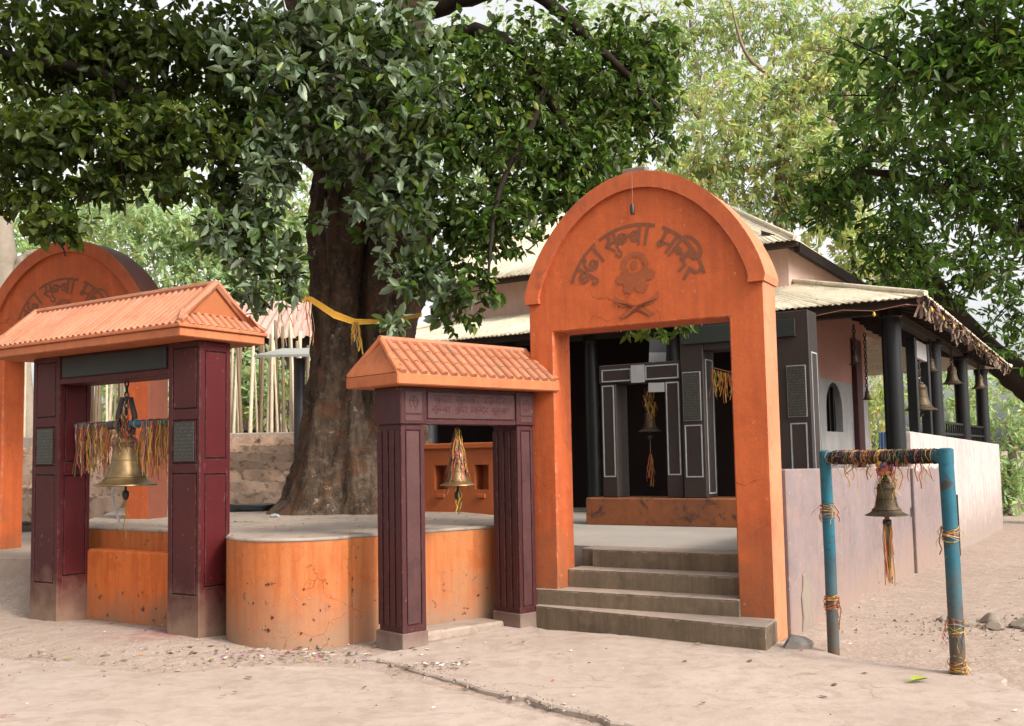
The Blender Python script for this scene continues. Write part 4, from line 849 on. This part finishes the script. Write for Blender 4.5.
for k in range(1500):
    if k % 5 in (1, 3): continue
    if k >= 1150 and k % 3: continue
    if k < 500: x, y = random.gauss(4.3, .55), random.gauss(9.1, .35)
    elif k < 900: x, y = random.uniform(-4.6, -1.2), random.gauss(8.35, .3)
    elif k < 1150: t_ = random.random(); x, y = -1.1 + 1.6 * t_ + random.gauss(0, .04), 8.1 - 1.9 * t_ + random.gauss(0, .05)
    else: x, y = random.uniform(2.4, 7), random.uniform(7.5, 16)
    if inplat(x, y, out): continue
    s = random.uniform(.006, .022) * (1.5 if k < 500 and random.random() < .3 else 1); z = gh(x, y); z = max(z, .022) if k >= 500 and k < 1150 else z
    mm = [(-1, -1, -.6), (1, -1, -.6), (0, 1.2, -.6), (random.uniform(-.3, .3), random.uniform(-.3, .3), .8)]; a = random.uniform(0, 6); pe.add([(x + s * (p[0] * math.cos(a) - p[1] * math.sin(a)), y + s * (p[0] * math.sin(a) + p[1] * math.cos(a)), z + s * p[2] * .8 + .002) for p in mm], [(0, 1, 3), (1, 2, 3), (2, 0, 3), (0, 2, 1)], random.choice(['earth_stone', 'rock', 'earth_stone', 'bamboo_brown']))
for k in range(700):
    q = random.randint(0, 6); x = random.uniform(-9.5, -3.8); y = 16.2 + .78 * q + random.uniform(-.05, .75); z = .93 + .17 * (q + 1); s = random.uniform(.015, .05) * (1.8 if random.random() < .1 else 1); a = random.uniform(0, 6)
    pe.add([(x + s * (p[0] * math.cos(a) - p[1] * math.sin(a)), y + s * (p[0] * math.sin(a) + p[1] * math.cos(a)), z + s * p[2] * .8) for p in ((-1, -1, -.6), (1, -.8, -.6), (0, 1.2, -.6), (.2, .1, .8))], [(0, 1, 3), (1, 2, 3), (2, 0, 3), (0, 2, 1)], random.choice(['stair_stone', 'earth_stone', 'stair_stone', 'bamboo_brown']))
o = pe.build('pebbles'); o['kind'] = 'stuff'
# dried colour splashes on the platform face
SM_i = lambda s_, z: SM @ Vector((s_, .585, z))
for k in range(20):
    a = R(random.uniform(-128, -55)); splat((-1.95 + .69 * math.cos(a), 9.34 + .70 * math.sin(a), random.choice((.12, .2, .34, .38, .5)) + random.uniform(-.06, .06)), (math.cos(a), math.sin(a), 0), random.uniform(.008, .024), random.choice(('dark_red', 'dark_red', 'stair_stone', 'litter_brown')))
for k in range(16):
    q = PM @ Vector((random.uniform(.6, 2.1), .341, random.choice((.1, .14, .2, .3)) + random.uniform(-.04, .05))); splat(q, (-math.sin(-PA), -math.cos(PA), 0), random.uniform(.010, .030), random.choice(('dark_red', 'dark_red', 'litter_brown', 'maroon_lit')))
for k in range(14):
    q = SM @ Vector((random.uniform(.35, 1.3), .0, .3)); a_, b_ = Vector((-1.40, 8.97, 0)), Vector((-.19, 9.86, 0)); t_ = random.uniform(.15, .95); q = a_.lerp(b_, t_); q.z = random.choice((.15, .22, .3, .5)) + random.uniform(-.05, .05); splat(q, (.59, -.80, 0), random.uniform(.008, .02), random.choice(('dark_red', 'litter_brown', 'dark_red', 'step_concrete')))
for z in (.84, .62, .56, .50, .46): splat((-1.452, 8.935, z), (-.3, -.95, 0), .035 + .02 * random.random(), 'litter_brown')
o = sp.build('colour_splash', plat); o['kind'] = 'stuff'

# ------------------------------------------------------------------ the ground behind: stairs, bamboo fence, shed
t = thing('stone_stairs', 'rough stone stairs climbing behind the left bell pavilion', 'steps', (0, 0, 0))
mb = MB()
for k in range(7):
    y = 16.2 + .78 * k; z = .93 + .17 * (k + 1); pts = []
    w1, w2 = random.uniform(0, 6), random.uniform(0, 6)
    for i in range(90): x = -10 + i * .075; pts.append((x, y + .07 * math.sin(x * 2.3 + w1) + .04 * math.sin(x * 7 + w2) + random.uniform(-.02, .02), z + .022 * math.sin(x * 3.1 + w2) + random.uniform(-.012, .012)))
    n = len(pts); vs = pts + [(p[0], p[1] + 1.0, p[2] + .01) for p in pts] + [(p[0] + random.uniform(-.02, .02), p[1] - .05 + random.uniform(-.03, .03), p[2] - .4) for p in pts]
    mb.add(vs, [(i, i + 1, n + i + 1, n + i) for i in range(n - 1)] + [(2 * n + i, 2 * n + i + 1, i + 1, i) for i in range(n - 1)], 'stair_stone')
mb.build('stair_treads', t, smooth=60)
mb = MB(); mb.prism([(-12, 21.2, 2.02), (-3, 21.2, 2.02), (-1.0, 24, 2.02), (-1, 40, 2.02), (-40, 40, 2.02), (-40, 21.2, 2.02)], (0, 0, -2.2), 'ground_dirt'); struct(mb.build('upper_ground'))
t = thing('kerb', 'pale concrete kerb at the top of the stone stairs', 'kerb', (0, 0, 0)); mb = MB(); mb.box((-12, 21.05, 1.9), (-3.2, 21.3, 2.22), 'concrete_top'); mb.build('kerb_stone', t, bevel=.02)
t = thing('bamboo_fence', 'fence of tall bare bamboo poles behind the stone stairs', 'fence', (-7, 21.5, 2))
for k in range(84):
    x = -4.2 + k * .082 + random.uniform(-.05, .05); h = random.uniform(2.2, 3.0); y = random.uniform(-.15, .5); mb = MB(); r_ = random.uniform(.028, .05); a = random.uniform(-.12, .12); n = 8
    mb.tube([(x + a * i / n, y, h * i / n - .1) for i in range(n + 1)], [r_ * (1.12 if i % 2 else 1) * (1 - .25 * i / n) for i in range(n + 1)], random.choice(('bamboo_pale', 'bamboo_pale', 'bamboo_brown', 'bamboo_brown')), 8); mb.build('bamboo_pole', t, smooth=True)
t = thing('shed', 'small open shed with pale tin roof behind the big tree', 'shed', (-3.62, 17, .9))
for x in (0, 2.2): mb = MB(); mb.tube([(x, 0, 0), (x, 0, 2.45)], .095, 'shed_post', 12); mb.build('post', t, smooth=50)
mb = MB(); mb.prism([(-.62, -.6, 2.42), (2.8, -.6, 2.42), (2.8, 1.4, 2.75), (-.62, 1.4, 2.75)], (0, 0, .04), 'shed_tin'); mb.build('roof', t)
t = thing('house', 'distant house with low salmon tiled roof behind the bamboo fence', 'house', (-9.3, 31, 2.6))
mb = MB(); mb.box((-.5, 0, 0), (3.4, 4, 2.9), 'dark_wood'); mb.build('wall', t); mb = MB(); tin_panel(mb, (-.9, -.6, 2.8), (3.9, -.6, 2.8), (0, 2, 4.3), (2.9, 2, 4.3), 'house_roof', .26, .05); tin_panel(mb, (3.9, 4.6, 2.8), (-.9, 4.6, 2.8), (2.9, 2, 4.3), (0, 2, 4.3), 'house_roof', .26, .05); mb.build('roof', t, smooth=True)
t = thing('blue_sheet', 'blue corrugated sheet beyond the veranda aisle', 'sheet', TM @ Vector((-1.6, 19.5, .2)), TA); mb = MB(); tin_panel(mb, (-1.5, 0, .3), (1.2, 0, .3), (-1.5, .1, 1.9), (1.2, .1, 1.9), 'blue_sheet'); mb.build('panel', t, smooth=True)

# ------------------------------------------------------------------ trees
def leaf_mesh(name, parent, mats, P, D, size, wid, droop, per, curl=.25, weights=None, seed=1):
    """P: twig tips, D: twig directions; each tip carries a whorl of leaves, each leaf two folded halves"""
    r = np.random.default_rng(seed); N = len(P); P = np.repeat(P, per, 0); D = np.repeat(D, per, 0); n = len(P)
    D = D / np.linalg.norm(D, axis=1, keepdims=True)
    rad = r.normal(size=(n, 3)); rad -= D * (rad * D).sum(1, keepdims=True); rad /= np.linalg.norm(rad, axis=1, keepdims=True)
    d = rad + D * r.uniform(-.1, .9, (n, 1)); d[:, 2] -= droop * r.uniform(.5, 1.4, n); d /= np.linalg.norm(d, axis=1, keepdims=True)
    upv = np.tile([0, 0, 1.], (n, 1)) + r.normal(scale=.6, size=(n, 3)); s = np.cross(d, upv); s /= np.linalg.norm(s, axis=1, keepdims=True) + 1e-9; nn = np.cross(s, d)
    L = size * r.uniform(.5, 1.25, (n, 1)); W = L * wid * r.uniform(.8, 1.15, (n, 1)); b = P - D * r.uniform(0, .6, (n, 1)) * size + d * L * .12
    cu = r.uniform(.0, curl, (n, 1)) * L
    v = np.stack([b, b + d * L * .35 + s * W * .46 + nn * W * .16, b + d * L * .7 + s * W * .36 + nn * W * .12 - nn * cu * .4, b + d * L - nn * cu, b + d * L * .7 - s * W * .36 + nn * W * .12 - nn * cu * .4, b + d * L * .35 - s * W * .46 + nn * W * .16], 1)
    base = np.arange(n)[:, None] * 6; f = np.concatenate([base + np.array([0, 1, 2, 3]), base + np.array([0, 3, 4, 5])], 1).reshape(-1, 4)
    me = bpy.data.meshes.new(name); me.vertices.add(6 * n); me.vertices.foreach_set('co', v.astype(np.float32).ravel()); me.loops.add(8 * n); me.loops.foreach_set('vertex_index', f.astype(np.int32).ravel())
    me.polygons.add(2 * n); me.polygons.foreach_set('loop_start', np.arange(0, 8 * n, 4, dtype=np.int32)); me.polygons.foreach_set('loop_total', np.full(2 * n, 4, np.int32))
    for m in mats: me.materials.append(M[m])
    if len(mats) > 1: mi = r.choice(len(mats), N, p=weights); me.polygons.foreach_set('material_index', np.repeat(mi, per * 2).astype(np.int32))
    me.update(calc_edges=True); me.validate(); o = bpy.data.objects.new(name, me); COL.objects.link(o); o.parent = parent; return o
def puff(c, r3, n, seed, shell=.5):
    r = np.random.default_rng(seed); d = r.normal(size=(n, 3)); d /= np.linalg.norm(d, axis=1, keepdims=True); rad = r.uniform(0, 1, (n, 1)) ** (shell)
    return np.array(c) + d * rad * np.array(r3), d + r.normal(scale=.5, size=(n, 3)) + np.array([0, 0, -.1])
def puffs(L, seed):
    Ps, Ds = [], []
    for k, (x, y, dep, rx, ry, n) in enumerate(L):
        c = at(x, y, dep); s = dep / 1000; P, D = puff(c, (rx * s, max(rx, ry) * s * .75, ry * s), n, seed * 100 + k); Ps.append(P); Ds.append(D)
    return np.concatenate(Ps), np.concatenate(Ds)
def wig(pts, rad, mat, mb, n=10, jit=.04, seg=9):
    """a limb through the given points, smoothed and made uneven"""
    pts = [Vector(p) for p in pts]; out_ = []; rr = []
    m = (len(pts) - 1) * n
    for k in range(m + 1):
        t_ = k / n; i = min(int(t_), len(pts) - 2); u_ = t_ - i; p0, p1_, p2_, p3 = pts[max(i - 1, 0)], pts[i], pts[i + 1], pts[min(i + 2, len(pts) - 1)]
        p = .5 * ((2 * p1_) + (p2_ - p0) * u_ + (2 * p0 - 5 * p1_ + 4 * p2_ - p3) * u_ ** 2 + (3 * p1_ - p0 - 3 * p2_ + p3) * u_ ** 3)
        r_ = rad[i] + (rad[i + 1] - rad[i]) * u_; out_.append(p + Vector((random.gauss(0, 1), random.gauss(0, 1), random.gauss(0, 1))) * r_ * jit * 4); rr.append(r_ * random.uniform(.93, 1.07))
    mb.tube(out_, rr, mat, seg)
    return out_
def twigs(mb, P, D, k, L, r, mat='branch'):
    for p, d_ in zip(P[::k], D[::k]):
        d_ = Vector(d_).normalized(); p = Vector(p); q = p - d_ * L + Vector((0, 0, -.1)); mb.tube([q, q.lerp(p, .5) + Vector((random.uniform(-.04, .04), random.uniform(-.04, .04), random.uniform(-.03, .05))), p], [r, r * .7, r * .4], mat, 5, False)

# --- the sacred tree
tr = thing('sacred_tree', 'huge old sacred tree with buttressed trunk on the orange platform', 'tree', (-2.0, 13.2, .93))
def trunk_mesh():
    mb = MB(); seg = 128; rows = 80; vs = []
    r = random.Random(3); lob = [(r.uniform(0, 6.28), r.uniform(.5, 1.0)) for _ in range(7)]
    for j in range(rows + 1):
        z = 5.2 * j / rows; t_ = z / 5.2; base = .69 + .48 * math.exp(-z / .45) + .05 * math.sin(z * 2.1) + .16 * max(0, t_ - .4)
        for i in range(seg):
            a = 2 * math.pi * i / seg; k = 0
            for a0, s_ in lob:
                dlt = (a - a0 - z * .08 + math.pi) % (2 * math.pi) - math.pi; k += s_ * math.exp(-(dlt / .3) ** 2)
            kk = base * (1 + .2 * k * (.6 + 1.1 * math.exp(-z / .8)) - .08) + .05 * math.sin(a * 9 + z * 1.6 + math.sin(z * 2.3)) + .03 * math.sin(a * 17 - z * 4.1) * math.sin(z * 6 + a * 3) + r.uniform(-.016, .016)
            fl = math.exp(-((((a - R(283) - .12 * math.sin(z * 1.7) + math.pi) % (2 * math.pi) - math.pi) / .12) ** 2)); kk *= 1 - fl * .62 * min(1, max(0, z - .9) / 1.0)   # the hollow between two stems
            vs.append((kk * math.cos(a) + .05 * z - .1, kk * math.sin(a) * .95, z - .05))
    mb.add(vs, [(j * seg + i, j * seg + (i + 1) % seg, (j + 1) * seg + (i + 1) % seg, (j + 1) * seg + i) for j in range(rows) for i in range(seg)], 'bark'); return mb.build('trunk', tr, smooth=True)
trunk_mesh()
inv = Vector((-2.0, 13.2, .93))
bm_ = MB()
def A(x, y, d_): return at(x, y, d_) - inv
wig([A(335, 150, 13.2), A(330, 60, 13.3), A(300, -60, 13.2), A(280, -200, 13)], [.5, .42, .34, .2], 'bark', bm_, seg=18)
wig([A(392, 150, 13.2), A(400, 60, 13.0), A(420, -80, 12.8), A(430, -250, 12.6)], [.45, .36, .3, .18], 'bark', bm_, seg=18)
limbs = [([A(325, 120, 13), A(260, 160, 12.2), A(195, 130, 11.6), A(110, 78, 11.2), A(10, 55, 11), A(-120, 20, 10.6)], [.16, .12, .09, .07, .055, .03]),
         ([A(400, 60, 13), A(470, 30, 12.4), A(520, 55, 12), A(555, 110, 11.8), A(590, 170, 11.6)], [.14, .1, .075, .05, .02]),
         ([A(410, 20, 13), A(520, -10, 12.4), A(600, 50, 12), A(660, 110, 12.2)], [.12, .09, .06, .02]),
         ([A(520, 55, 12), A(545, 90, 11.7), A(500, 190, 11.4), A(488, 280, 11)], [.06, .045, .03, .012]),
         ([A(430, 120, 12.8), A(480, 160, 12), A(520, 230, 11.6)], [.08, .05, .02]),
         ([A(195, 130, 11.6), A(140, 150, 11.2), A(60, 190, 11)], [.05, .035, .015]), ([A(110, 78, 11.2), A(120, 150, 11), A(125, 215, 10.8)], [.03, .02, .01]),
         ([A(300, -60, 13.2), A(180, -60, 11.5), A(60, -80, 10)], [.15, .1, .05]), ([A(280, -100, 13), A(330, -160, 11.4), A(360, -200, 9.5)], [.14, .1, .04]), ([A(420, -80, 12.8), A(560, -120, 11.5), A(680, -140, 10.5)], [.13, .09, .04])]
for p_, r_ in limbs: wig(p_, r_, 'branch', bm_)
LEFT = [(40, 60, 11.4, 150, 70, 520), (150, 45, 11.6, 130, 60, 420), (60, 140, 11, 120, 50, 380), (165, 140, 11, 85, 48, 260), (15, 195, 10.8, 60, 28, 90), (62, 225, 10.7, 36, 20, 44), (95, 190, 10.9, 50, 18, 50), (170, 190, 11, 45, 16, 34), (225, 190, 11.6, 26, 20, 30), (240, 70, 11.8, 70, 70, 240)]
RIGHT = [(470, 120, 11.8, 95, 110, 480), (560, 75, 12.2, 105, 75, 420), (560, 165, 12, 80, 65, 300), (625, 100, 12.6, 62, 75, 280), (650, 60, 12.8, 40, 50, 130), (500, 225, 11.6, 55, 40, 110), (480, 285, 11.2, 28, 32, 26), (462, 320, 11.4, 22, 16, 10), (455, 235, 12, 40, 60, 90), (590, 200, 12, 50, 25, 60), (665, 120, 12.8, 26, 50, 60)]
FRONT = [(262, 262, 11.9, 40, 40, 26), (240, 240, 11.7, 34, 30, 22), (215, 225, 11.4, 30, 30, 20), (300, 80, 11.3, 95, 75, 230), (385, 90, 11.2, 80, 85, 230), (268, 160, 11.4, 45, 50, 90), (335, 130, 11.5, 60, 30, 50), (400, 190, 11.5, 55, 55, 100), (415, 260, 11.7, 40, 45, 60), (250, 215, 11.6, 30, 40, 40), (345, 30, 11.2, 110, 30, 120), (285, 275, 12, 18, 40, 18), (250, 300, 12.2, 24, 30, 16), (390, 325, 11.3, 20, 14, 7), (340, 170, 11.9, 40, 26, 18), (365, 215, 11.9, 24, 30, 10), (320, 215, 11.8, 20, 14, 4), (445, 300, 11.6, 26, 26, 22)]
TOP = [(-120, 0, 10, 160, 130, 300), (60, -120, 10.5, 190, 110, 420), (260, -130, 10.5, 180, 120, 420), (470, -110, 11, 180, 110, 260), (640, -60, 12, 120, 80, 90), (350, -260, 10, 300, 120, 500), (250, -260, 9.5, 220, 90, 120)]
LEFT = [q[:5] + (int(q[5] * .92),) for q in LEFT]; RIGHT = [q[:5] + (int(q[5] * 1.05),) for q in RIGHT]; TOP = [q[:5] + (int(q[5] * .5),) for q in TOP]
FRONT = [q[:5] + (int(q[5] * 1.15),) for q in FRONT]
PL, DL = puffs(LEFT, 1); PR, DR = puffs(RIGHT, 2); PF, DF = puffs(FRONT, 3); PT, DT = puffs(TOP, 4)
o3 = np.array(inv)
leaf_mesh('crown', tr, ['leaf_dark', 'leaf_olive'], np.concatenate([PL, PT]) - o3, np.concatenate([DL, DT]), .135, .68, .3, 6, curl=.5, weights=[.7, .3], seed=11)
leaf_mesh('crown', tr, ['leaf_dark', 'leaf_green'], PR - o3, DR, .125, .58, .3, 6, curl=.5, weights=[.45, .55], seed=13)
leaf_mesh('climber_foliage', tr, ['leaf_sheen', 'leaf_dark', 'leaf_green'], PF - o3, DF, .172, .50, .0, 7, weights=[.68, .16, .16], seed=12)
for P, D in ((PL, DL), (PR, DR), (PF, DF)): twigs(bm_, P - o3, D, 6, .3, .010)
bm_.build('branches', tr, smooth=True)
sash = thing('prayer_sash', 'yellow cloth sash tied round the trunk of the big tree', 'sash', (-2.0, 13.2, .93))
mb = MB(); pts = [A(276, 297, 12.25), A(290, 297, 12.18), A(312, 300, 12.12), A(335, 315, 12.05), A(355, 322, 12.05), A(380, 322, 12.1), A(405, 318, 12.2), A(422, 315, 12.3)]
wv = [.035, .035, .05, .06, .05, .035, .04, .04]
for k in range(3):
    vs = []
    for p, w2 in zip(pts, wv): vs += [p + Vector((0, -.02 * k, w2 * (.8 - .55 * k))), p + Vector((0, -.03 - .02 * k, w2 * (.8 - .55 * (k + 1))))]
    mb.add(vs, [(2 * i, 2 * i + 1, 2 * i + 3, 2 * i + 2) for i in range(len(pts) - 1)], 'yellow_cloth')
mb.build('cloth_band', sash, smooth=True)
mb = MB(); ribbons(mb, [A(random.uniform(278, 312), random.uniform(296, 304), 12.05) for k in range(20)], (.1, .6), .010, RIB, (5, 4, 1, 0, 0, 0, 4), .03); mb.build('hanging_ribbons', sash); mb = MB(); ribbons(mb, [A(random.uniform(352, 360), 322, 11.98) for k in range(14)], (.15, .4), .015, RIB, (8, 2, 0, 0, 0, 0, 1), .02); mb.build('hanging_ribbons', sash)

def tree(name, label, base, trunk_pts, trunk_r, crown, mats, size, wid, droop, per, seed, tmat='branch', group=None, weights=None, tw=14, limbs=(), dens=1):
    t = thing(name, label, 'tree', base, 0, group); o = np.array(base); b = Vector(base)
    mb = MB(); wig([Vector(p) - b for p in trunk_pts], trunk_r, tmat, mb, seg=14, jit=.015)
    for p_, r_ in limbs: wig([Vector(p) - b for p in p_], r_, tmat, mb)
    crown = [q[:5] + (max(4, int(q[5] * dens)),) for q in crown]; P, D = puffs(crown, seed)
    if tw: twigs(mb, P - o, D, tw, .8, .018, tmat)
    mb.build('trunk', t, smooth=True); leaf_mesh('crown', t, mats, P - o, D, size, wid, droop, per, weights=weights, seed=seed); return t
# dark dense tree at the right
bR = at(1085, 470, 25); bR.z = -.4
tree('broadleaf_tree', 'dense dark green broadleaf tree overhanging the temple at the right', bR, [bR, at(1068, 425, 25), at(1015, 375, 24.5), at(950, 312, 23.5), at(905, 225, 22)], [.5, .44, .38, .28, .1],
     [(930, 70, 16, 110, 80, 560), (1000, 60, 15.5, 90, 90, 520), (860, 180, 20, 70, 50, 300), (900, 240, 21, 65, 55, 330), (960, 170, 18.5, 85, 80, 560), (1030, 200, 18.5, 80, 110, 520), (970, 270, 22.5, 70, 42, 300), (1020, 320, 23, 40, 55, 150), (820, 205, 20, 45, 32, 110), (860, 120, 19, 45, 45, 120), (1000, -50, 15, 160, 80, 400), (1120, 100, 16, 110, 200, 400), (905, 282, 22, 35, 22, 70)],
     ['leaf_glossy', 'leaf_dark'], .225, .42, .3, 6, 21, weights=[.65, .35], tw=9, dens=.6, limbs=[([at(1060, 415, 24.8), at(1040, 250, 22), at(990, 120, 19), at(960, 30, 17)], [.34, .27, .17, .06]), ([at(1040, 250, 22), at(940, 190, 20), at(860, 170, 19)], [.2, .13, .04])])
# pale airy trees behind the gate
for k, (bx, dep, pts, lab, cr) in enumerate((
    (790, 30, [(790, 330), (780, 200), (800, 90), (860, 20)], 'pale yellowing tree with sparse drooping leaves behind the temple roof', [(740, 120, 30, 80, 60, 420), (800, 80, 30, 70, 60, 360), (780, 160, 30, 80, 50, 400), (850, 60, 30, 60, 50, 320), (700, 170, 30, 55, 40, 220), (830, 150, 29, 60, 50, 280), (740, 200, 30, 60, 26, 160), (790, 215, 30, 50, 24, 120)]),
    (700, 38, [(690, 330), (690, 220), (700, 120), (690, 20)], 'tall hazy green tree above the main arch, farthest behind the temple', [(700, 30, 38, 70, 45, 420), (650, 80, 38, 70, 60, 420), (720, 100, 38, 60, 60, 320), (770, 20, 38, 70, 40, 420), (620, 180, 38, 60, 60, 300), (680, 170, 38, 50, 40, 220), (850, 20, 38, 70, 40, 420), (820, 90, 38, 60, 50, 260), (890, 110, 38, 50, 60, 260)]))):
    base = at(bx, 470, dep); base.z = 0; P_ = [base] + [at(x, y, dep) for x, y in pts]
    tree('pale_tree' , lab, base, P_, [.28, .24, .2, .15, .05], cr, ['leaf_yellow', 'leaf_haze'] if k == 0 else ['leaf_haze', 'leaf_yellow'], .26, .36, .8, 7, 31 + k, 'bamboo_brown', weights=[.7, .3], tw=5, dens=.72, limbs=[([P_[2], at(pts[1][0] + 50, 130, dep), at(pts[1][0] + 95, 20, dep)], [.13, .09, .03]), ([P_[3], at(pts[1][0] - 30, 60, dep), at(pts[1][0] - 50, 0, dep)], [.09, .06, .02])])
# woodland behind the stairs at the left, and beyond the veranda
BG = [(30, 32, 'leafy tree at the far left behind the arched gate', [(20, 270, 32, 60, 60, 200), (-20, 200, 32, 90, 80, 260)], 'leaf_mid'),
      (200, 38, 'green woodland tree rising behind the left pavilion roof', [(190, 250, 38, 70, 50, 420), (240, 230, 38, 50, 50, 260), (150, 225, 38, 60, 40, 220), (210, 290, 38, 70, 35, 240)], 'leaf_haze'),
      (300, 40, 'soft green woodland tree directly behind the big trunk', [(290, 220, 40, 40, 60, 260), (310, 280, 40, 30, 50, 160), (255, 195, 40, 40, 30, 120)], 'leaf_haze'),
      (110, 44, 'hazy pale woodland tree behind the arched gate at left', [(110, 215, 44, 80, 45, 300), (60, 240, 44, 60, 50, 240), (160, 180, 44, 80, 50, 200)], 'leaf_haze'),
      (285, 26, 'low leafy bush tree standing behind the bamboo poles', [(270, 390, 26, 40, 40, 160), (235, 385, 26, 40, 45, 160), (120, 400, 26, 40, 45, 140), (180, 400, 26, 40, 45, 100)], 'leaf_haze'),
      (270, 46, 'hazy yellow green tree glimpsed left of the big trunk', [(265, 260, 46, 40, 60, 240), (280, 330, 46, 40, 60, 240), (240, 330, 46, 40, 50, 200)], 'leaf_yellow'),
      (470, 44, 'distant tree glimpsed through the big crown above the temple roof', [(470, 200, 44, 70, 80, 360), (540, 170, 44, 80, 80, 360), (600, 130, 44, 60, 70, 260), (410, 150, 44, 80, 80, 260)], 'leaf_haze'),
      (560, 50, 'faint pale tree filling the gaps of the big crown over the arch', [(520, 60, 50, 90, 60, 340), (600, 40, 50, 80, 50, 340), (440, 70, 50, 80, 60, 260), (560, 120, 50, 80, 50, 260)], 'leaf_haze'),
      (60, 50, 'faint pale tree filling the gaps of the crown at upper left', [(40, 90, 50, 110, 70, 360), (160, 90, 50, 90, 70, 320), (250, 110, 50, 70, 60, 220)], 'leaf_haze'),
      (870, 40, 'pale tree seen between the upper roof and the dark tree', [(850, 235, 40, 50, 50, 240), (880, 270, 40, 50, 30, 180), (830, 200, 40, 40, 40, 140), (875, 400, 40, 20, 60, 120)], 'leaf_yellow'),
      (930, 42, 'light green tree seen between the veranda columns', [(925, 390, 42, 40, 60, 130), (965, 400, 42, 30, 50, 90)], 'leaf_haze'),
      (1010, 30, 'leafy yellow green tree beyond the end of the veranda wall', [(1012, 440, 30, 34, 60, 110), (1006, 495, 30, 30, 34, 110), (1040, 420, 30, 40, 70, 80), (985, 400, 30, 26, 30, 24)], 'leaf_haze'),
      (1060, 36, 'pale tree at the far right edge beyond the veranda', [(1030, 370, 36, 50, 50, 70), (1060, 470, 36, 60, 70, 120)], 'leaf_haze')]
for k, (bx, dep, lab, cr, mt) in enumerate(BG):
    base = at(bx, 470, dep); base.z = 2 if bx < 300 else -.4; top = cr[0]
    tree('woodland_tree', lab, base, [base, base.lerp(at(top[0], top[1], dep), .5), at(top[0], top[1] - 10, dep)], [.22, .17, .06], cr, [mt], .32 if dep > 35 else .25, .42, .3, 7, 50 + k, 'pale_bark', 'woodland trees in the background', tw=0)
t = at(8, 470, 20); t.z = .6
tree('bare_trunk_tree', 'pale bare trunked tree at the far left edge behind the gate', t, [t, at(5, 330, 20), at(2, 240, 20), at(-10, 160, 20)], [.3, .26, .24, .2], [(-60, 120, 20, 60, 60, 60)], ['leaf_mid'], .22, .45, .2, 6, 77, 'pale_bark', tw=0, limbs=[([at(4, 320, 20), at(20, 262, 20), at(45, 250, 20)], [.1, .08, .04])])
# leafy branch hanging behind the gate lintel
t = thing('hanging_branch', 'leafy green sprig hanging just below the main gate lintel', 'branch', GM @ Vector((.9, .9, 2.95)))
o_ = np.array(t.location); c_ = [GM @ Vector((x, .95 + random.uniform(-.1, .1), z)) for x, z in ((.72, 2.86), (.95, 2.78), (1.05, 2.74), (1.18, 2.84), (1.3, 2.86), (.9, 2.86), (.65, 2.82), (.8, 2.80), (1.0, 2.84), (1.25, 2.80), (.55, 2.90))]
mb = MB(); mb.tube([GM @ Vector((.4, 1.0, 3.2)) - t.location, GM @ Vector((.9, .97, 2.98)) - t.location, GM @ Vector((1.35, .95, 2.92)) - t.location], .012, 'branch', 6); mb.build('twig', t)
leaf_mesh('leaves', t, ['leaf_olive', 'leaf_green'], np.array([list(p) for p in c_]) - o_, np.tile([0, 0, -1.], (len(c_), 1)), .115, .5, .3, 7, seed=90)
